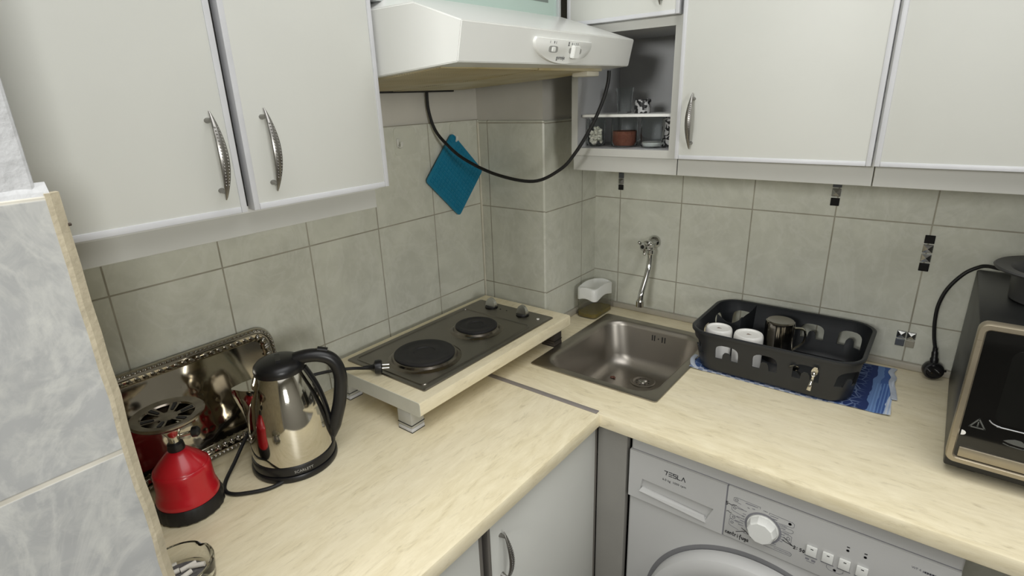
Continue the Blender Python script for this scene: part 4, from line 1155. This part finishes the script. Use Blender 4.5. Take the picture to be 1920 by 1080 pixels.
o = obj('rack_plate', c_bm, M['hood_plastic']); tag(o, 'thin white plastic shelf plate resting on the jars in the niche', 'shelf plate')
bm = NB(); P = (.441, -.235, 0); z = .6188; lathe(bm, [(.001, z), (.017, z), (.022, z+.06), (.0205, z+.06), (.016, z+.004), (.001, z+.004)], P, 28)
o = obj('drinking_glass', bm, M['jar_glass']); tag(o, 'small clear drinking glass on the white plate in the niche', 'glass')
bm = NB(); P = (.489, -.232, 0); lathe(bm, [(.001, z), (.019, z), (.02, z+.003), (.02, z+.030), (.018, z+.0325), (.001, z+.0325)], P, 28)
o = obj('patterned_cup', bm, M['pattern']); tag(o, 'small black and white patterned cup on the white plate beside the glass', 'cup')

# ------------------------------------------------------------------ WASHING MACHINE
WX0, WX1, WY = .662, 1.243, -.585
c = thing('washing_machine', 'white front-loading washing machine under the back worktop', 'washing machine', (.95, -.3, FLOOR))
bm = NB(); box(bm, WX0, WX1, WY, -.04, FLOOR+.012, -.0375, .006, 3); obj('cabinet', bm, M['washer'], c)
for x in (WX0+.05, WX1-.05):
    for y in (WY+.06, -.1):
        bm = NB(); lathe(bm, [(.02, 0), (.022, .004), (.015, .013)], (x, y, FLOOR), 16); obj('foot', bm, M['black_rubber'], c)
# fascia with drawer and printed controls
bm = NB(); box(bm, .8755, WX1-.0005, WY-.006, WY+.004, -.2015, -.0795, .002); fa = obj('control_panel', bm, M['washer_panel'], c)
YP = WY-.0062
# detergent drawer front with scooped grip
bm = NB(); n = 4
def dw(x0, x1, z0, z1, y, sl=0): return [Vector((x0, y, z0)), Vector((x1, y, z0)), Vector((x1, y, z1)), Vector((x0, y, z1))]
fr = dw(WX0+.0005, .8735, -.2015, -.0795, YP)
gr = [Vector((.690, YP, -.1745)), Vector((.838, YP, -.1845)), Vector((.852, YP, -.1485)), Vector((.694, YP, -.1445))]
gi = [Vector((.697, YP+.020, -.166)), Vector((.834, YP+.020, -.172)), Vector((.842, YP+.022, -.152)), Vector((.699, YP+.022, -.148))]
bk = dw(WX0+.0005, .8735, -.2015, -.0795, WY+.004)
rows = [[bm.verts.new(p) for p in L] for L in (bk, fr, gr, gi)]
for a, b in zip(rows, rows[1:]):
    for i in range(4): bm.faces.new((a[i], a[(i+1) % 4], b[(i+1) % 4], b[i]))
bm.faces.new(rows[-1])
dr = obj('detergent_drawer', bm, M['washer_panel'], c, smooth=False, label='detergent drawer with scooped grip')
bm = NB()
L = [Vector((.690, YP-.0005, -.1765)), Vector((.840, YP-.0005, -.1870)), Vector((.834, YP+.004, -.176)), Vector((.694, YP+.006, -.168))]
loft(bm, [L, [p + Vector((0, -.0035, .0)) for p in L]]); obj('grip_lip', bm, M['washer_panel'], dr, smooth=False)
bm = NB()
box(bm, WX0+.004, WX1-.002, WY-.0004, WY+.003, -.0795, -.0782); box(bm, .8735, .8755, WY-.0052, WY+.003, -.2015, -.0795); box(bm, WX0+.002, WX1-.002, WY-.002, WY+.003, -.2045, -.2015)
obj('panel_seam', bm, M['print_grey'], c, smooth=False)
# brand lettering drawn in bars
O = Vector((0, YP, 0)); bm = NB()
def strokes(lst, x, z, s, w, bm=bm, sk=1.0):
    for L in lst: ribbon(bm, [(x + a*s*sk, z + b*s) for a, b in L], O, UX, VZ, w, .0004)
bx, bz2, s = .7440, -.1105, .0094; adv = .0094
letters = [[[(.0, 1), (.75, 1)], [(.62, 1), (.40, 0)]], [[(.05, 1), (.8, 1)], [(.05, .5), (.8, .5)], [(.05, 0), (.8, 0)]], [[(.8, 1), (.08, 1), (.08, .52), (.78, .52), (.78, 0), (.05, 0)]], [[(.08, 1), (.08, 0), (.75, 0)]], [[(.02, 0), (.42, 1), (.84, 0)]]]
for i, lt in enumerate(letters): strokes(lt, bx + i*adv, bz2, s, .0017)
text_bm(bm, '6.0 kg  1000 rpm', (.7665, YP, -.1235), UX, VZ, .0076, .0003)
obj('brand_lettering', bm, M['print'], dr, smooth=False, label='dark brand name and capacity lettering')
# programme dial
KC = Vector((.9475, YP, -.1455))
bm = NB(); lathe(bm, [(.0335, 0), (.0335, .0010), (.0305, .0012), (.0300, 0)], KC, 56, axis=(0, -1, 0), cap0=False, cap1=False); obj('dial_ring', bm, M['print_grey'], fa)
bm = NB(); lathe(bm, [(.0285, 0), (.0285, .004), (.0270, .010), (.0245, .0185), (.022, .0205), (.001, .0205)], KC, 10, axis=(0, -1, 0)); 
lathe(bm, [(.0292, 0), (.0292, .003), (.0272, .0045)], KC, 48, axis=(0, -1, 0)); obj('programme_dial', bm, M['hood_plastic'], fa, smooth=True, angle=20)
# printed programme marks, boxes and icons
bm = NB(); O = Vector((0, YP, 0))
for i in range(44):
    a = 2*PI*i/44; d0, d1 = .0305, .0322
    ribbon(bm, [(KC.x+d0*math.cos(a), KC.z+d0*math.sin(a)), (KC.x+d1*math.cos(a), KC.z+d1*math.sin(a))], O, UX, VZ, .0008, .0006)
def rbox2(x0, x1, z0, z1, r_, w=.0007):
    l = [(p.x, p.y) for p in rrect(x0, x1, z0, z1, r_, 0, 4)]; ribbon(bm, l + l[:1], O, UX, VZ, w, .0003)
def word(x0, x1, z, w=.0014):
    x = x0; random.seed(int((x0+z)*1e5) & 0xffff)
    while x < x1:
        l = random.uniform(.0015, .0032); ribbon(bm, [(x, z), (min(x+l, x1), z)], O, UX, VZ, w*random.uniform(.7, 1.15), .0003); x += l+.0012
def half(pts, w=.0007): ribbon(bm, pts, O, UX, VZ, w, .0003)
half([(.9385, -.1045), (.9385, -.1005), (.893, -.0990), (.889, -.1010), (.889, -.1075), (.893, -.1095), (.903, -.1105)])
half([(.909, -.1215), (.890, -.1175), (.887, -.1195), (.887, -.1300), (.890, -.1325), (.912, -.1370)])
half([(.9035, -.145), (.887, -.1415), (.8855, -.1435), (.8855, -.151), (.888, -.153), (.8905, -.153)])
half([(.904, -.1565), (.8875, -.1535), (.885, -.1555), (.885, -.168), (.888, -.170), (.904, -.1735)])
for x, z in ((.8945, -.1045), (.8925, -.1245), (.8925, -.1475), (.8905, -.161)):
    l = [(x+.0026*math.cos(a), z+.0026*math.sin(a)) for a in [2*PI*i/10 for i in range(11)]]; half(l, .0009)
word(.912, .934, -.1038); word(.9245, .929, -.1105); word(.916, .920, -.1125)
word(.897, .915, -.1225); word(.909, .914, -.1305); word(.908, .912, -.1360); word(.898, .913, -.1425); word(.905, .913, -.1485)
word(.896, .911, -.1535); word(.903, .912, -.1595); word(.914, .929, -.1745)
word(.9445, .952, -.1055); word(.958, .972, -.1105); word(.963, .970, -.1155)
half([(.9555, -.1100), (.9555, -.1055), (.996, -.1070), (1.0, -.1095), (1.0, -.1165), (.997, -.1190), (.970, -.1200), (.970, -.1230)])
l = [(.9925 + .0014*math.cos(a), -.1125 + .0014*math.sin(a)) for a in [2*PI*i/8 for i in range(9)]]; half(l, .003)
half([(.970, -.1260), (.997, -.1245), (1.0, -.1265), (1.0, -.1300), (.997, -.1325), (.982, -.1330)])
word(.974, .988, -.1225); word(.978, .986, -.1290); word(.979, .993, -.1365); word(.980, .987, -.1425); word(.979, .986, -.1480)
half([(.985, -.1390), (.996, -.1385), (.999, -.1405), (.999, -.1540), (.996, -.1560)])
half([(.991, -.149), (.996, -.149), (.996, -.1445), (.993, -.1425), (.991, -.1445), (.991, -.149)], .0010)
word(.976, .987, -.1535); word(.974, .985, -.1590); word(.958, .964, -.1720); word(.966, .974, -.1720); word(.927, .945, -.1795, .0011)
rbox2(.949, 1.003, -.1845, -.1765, .004); word(.972, 1.0, -.1805, .0011)
obj('programme_print', bm, M['print_grey'], fa, smooth=False, label='grey printed programme scale')
# buttons and lamps
for i, x in enumerate((1.035, 1.0617, 1.0884, 1.1155)):
    bm = NB(); box(bm, x-.0095, x+.0085, YP-.0045, YP, -.1625, -.1405, .0014)
    b = obj('push_button', bm, M['hood_plastic'], fa)
    bm = NB(); box(bm, x-.0022, x+.0022, YP-.0049, YP-.0044, -.1462, -.1446); obj('button_mark', bm, M['ink'], b, smooth=False)
for x in (1.0886, 1.1154):
    bm = NB(); box(bm, x-.0023, x+.0023, YP-.0004, YP, -.1140, -.1122); obj('lamp_mark', bm, M['ink'], fa, smooth=False)
for x in (1.0886, 1.1154):
    bm = NB(); l = [(x + .0014*math.cos(a), -.1205 + .0014*math.sin(a)) for a in [2*PI*i/8 for i in range(9)]]; ribbon(bm, l, O, UX, VZ, .0022, .0003); obj('lamp_symbol', bm, M['print_grey'], fa, smooth=False)
bm = NB()
for x in (1.035, 1.0617, 1.0884, 1.1155):
    ribbon(bm, [(x-.010, -.1665), (x+.010, -.1665)], O, UX, VZ, .0018, .0003)
ribbon(bm, [(1.0617, -.169), (1.0617, -.174), (1.066, -.178), (1.083, -.178), (1.0884, -.174), (1.0884, -.169)], O, UX, VZ, .0006, .0003)
ribbon(bm, [(1.0275, -.1735), (1.0315, -.1735)], O, UX, VZ, .0035, .0003); ribbon(bm, [(1.038, -.1735), (1.042, -.1735)], O, UX, VZ, .004, .0003); ribbon(bm, [(1.029, -.1785), (1.042, -.1785)], O, UX, VZ, .0009, .0003)
l = [(1.075 + .0014*math.cos(a), -.174 + .0014*math.sin(a)) for a in [2*PI*i/8 for i in range(9)]]; ribbon(bm, l, O, UX, VZ, .0024, .0003)
obj('button_print', bm, M['print_grey'], fa, smooth=False, label='grey printed words under the buttons'); bm = NB()
text_bm(bm, 'WF 6', (1.186, YP, -.1025), UX, VZ, .006, .0003); word(1.196, 1.217, -.1035, .0036)
obj('model_print', bm, M['print_grey'], fa, smooth=False, label='small grey print at the right end')
# handwriting in marker
bm = NB()
HW = {'c': [[(.7, .85), (.35, 1), (.05, .6), (.2, .1), (.75, .15)]], 'e': [[(.05, .5), (.7, .6), (.55, 1), (.2, .95), (.05, .45), (.3, .0), (.8, .2)]], 'n': [[(.1, 1), (.1, 0)], [(.1, .75), (.45, 1), (.65, .8), (.7, 0)]],
      't': [[(.35, 1.7), (.35, .1), (.7, .0)], [(.05, 1.05), (.7, 1.1)]], 'r': [[(.1, 1), (.15, 0)], [(.12, .7), (.35, 1), (.65, .95)]], 'i': [[(.3, 1), (.3, 0)], [(.3, 1.4), (.32, 1.5)]],
      'f': [[(.75, 1.7), (.45, 1.75), (.35, 1.3), (.3, -.6)], [(.05, .8), (.65, .85)]], 'u': [[(.1, 1), (.1, .3), (.35, 0), (.65, .3), (.7, 1), (.72, 0)]], 'g': [[(.7, .9), (.3, 1), (.08, .5), (.35, .1), (.7, .5), (.7, 1), (.65, -.5), (.2, -.6)]],
      'a': [[(.7, .9), (.3, 1), (.08, .5), (.3, 0), (.65, .4), (.7, 1), (.75, 0)]], '2': [[(.05, .8), (.35, 1.1), (.65, .8), (.1, 0), (.75, .05)]], '5': [[(.7, 1.1), (.2, 1.1), (.15, .65), (.6, .6), (.6, .1), (.1, 0)]], '0': [[(.35, 1.1), (.05, .6), (.3, 0), (.65, .4), (.6, .95), (.35, 1.1)]], ':': [[(.2, .9), (.25, .95)], [(.2, .2), (.25, .25)]], '-': [[(.05, .5), (.7, .5)]]}
def script(txt, x, z, s, adv, slope, w):
    for i, ch in enumerate(txt):
        for L in HW[ch]: ribbon(bm, [(x + i*adv + a*s*.9, z + i*adv*slope + b*s) for a, b in L], O, UX, VZ, w, .0005)
script('centrifuga', .8795, -.1920, .0052, .0046, -.02, .0011)
ribbon(bm, [(.900, -.1795), (.918, -.1695), (.9095, -.1655)], O, UX, VZ, .0010, .0005); ribbon(bm, [(.918, -.1695), (.926, -.1765)], O, UX, VZ, .0010, .0005)
obj('handwriting', bm, M['ink'], fa, smooth=False, label='handwritten word in black marker'); bm = NB()
script('5', .8745, -.1235, .0066, .006, 0, .0011); ribbon(bm, [(.8795, -.1190), (.886, -.1205), (.895, -.1175)], O, UX, VZ, .0009, .0005)
ribbon(bm, [(.8775, -.1390), (.881, -.1370), (.884, -.140), (.887, -.1385)], O, UX, VZ, .0007, .0005)
obj('handwriting', bm, M['ink'], fa, smooth=False, label='handwritten mark in black marker'); bm = NB()
script('2:50', 1.0040, -.1630, .0058, .0053, -.05, .0012)
ribbon(bm, [(.986, -.1470), (1.003, -.1590), (.984, -.1545)], O, UX, VZ, .0010, .0005)
obj('handwriting', bm, M['ink'], fa, smooth=False, label='handwritten time in black marker')
# porthole door
DC = Vector((.951, WY, -.462))
bm = NB(); lathe(bm, [(.238, 0), (.238, .001), (.233, .0012), (.2, .001)], DC, 96, axis=(0, -1, 0), cap0=False, cap1=False); obj('recess_shade', bm, mat('recess_shade_grey', (120, 120, 122), .6, var=.03), c)  # flat grey ring, coloured as the shade in the door gap
bm = NB(); lathe(bm, [(.228, .003), (.2285, .020), (.224, .033), (.215, .038), (.196, .0395), (.178, .037), (.160, .032), (.150, .026), (.142, .017), (.138, .010)], DC, 96, axis=(0, -1, 0), cap0=False, cap1=False); dd = obj('porthole_door', bm, M['washer_panel'], c, label='white porthole door ring')
bm = NB(); lathe(bm, [(.140, .012), (.12, .009), (.08, .004), (.001, .003)], DC, 64, axis=(0, -1, 0), cap0=False); obj('porthole_glass', bm, M['mw_glass'], dd, label='dark porthole glass')

# small screw on the partition edge
bm = NB(); lathe(bm, [(.0014, 0), (.0014, .002), (.0008, .0024)], (PX-.004, PY+.0005, .578), 10, axis=(0, 1, 0)); obj('screw', bm, M['screw'], wall_part)

# ------------------------------------------------------------------ LIGHTS
def area(name, loc, target, power, sx, sy, col=(1, 1, 1), spread=180):
    d = bpy.data.lights.new(name, 'AREA'); d.energy = power; d.shape = 'RECTANGLE'; d.size = sx; d.size_y = sy; d.color = col; d.spread = math.radians(spread)
    o = bpy.data.objects.new(name, d); COL.objects.link(o); o.location = loc
    o.rotation_euler = (Vector(target)-Vector(loc)).to_track_quat('-Z', 'Y').to_euler()
    return o
area('ceiling_light', (1.55, -1.75, CEIL-.04), (1.55, -1.75, -.5), 31, 2.2, 2.4, (1, 1, 1), 125)
area('added_side_light', (2.9, -2.15, .85), (.3, -1.0, .85), 4.0, .6, .5, (1, 1, .97), 62)  # added lamp at the right, beam narrowed to brighten the tiled walls
area('room_light', (.95, -3.45, 1.1), (.75, -.3, .95), 3.8, .5, .4, (1, 1, .97), 62)

w = bpy.data.worlds.new('World'); S.world = w; w.use_nodes = True
w.node_tree.nodes['Background'].inputs[0].default_value = (.9, .95, 1, 1)
w.node_tree.nodes['Background'].inputs[1].default_value = .4

# ------------------------------------------------------------------ CAMERA
cd = bpy.data.cameras.new('camera'); cam = bpy.data.objects.new('camera', cd); COL.objects.link(cam)
R = Matrix(((0.786677710093923, -0.17837760833783448, 0.5910326634671351), (0.6163832489535304, 0.2808755861038811, -0.7356497777749216), (-0.034783197824119566, 0.9430219159566099, 0.3309075326653244)))
cam.matrix_world = Matrix.Translation((1.11129624, -1.57002158, .667644)) @ R.to_4x4()
cd.sensor_fit = 'HORIZONTAL'; cd.sensor_width = 36; cd.lens = 1040.2777/1920*36
cd.shift_x = 11.5157/1920; cd.shift_y = 6.7725/1920; cd.clip_start = .02; cd.clip_end = 50
S.camera = cam
S.view_settings.view_transform = 'Standard'; S.view_settings.look = 'None'
S.view_settings.gamma = 1; S.view_settings.use_curve_mapping = False; S.view_settings.exposure = .12
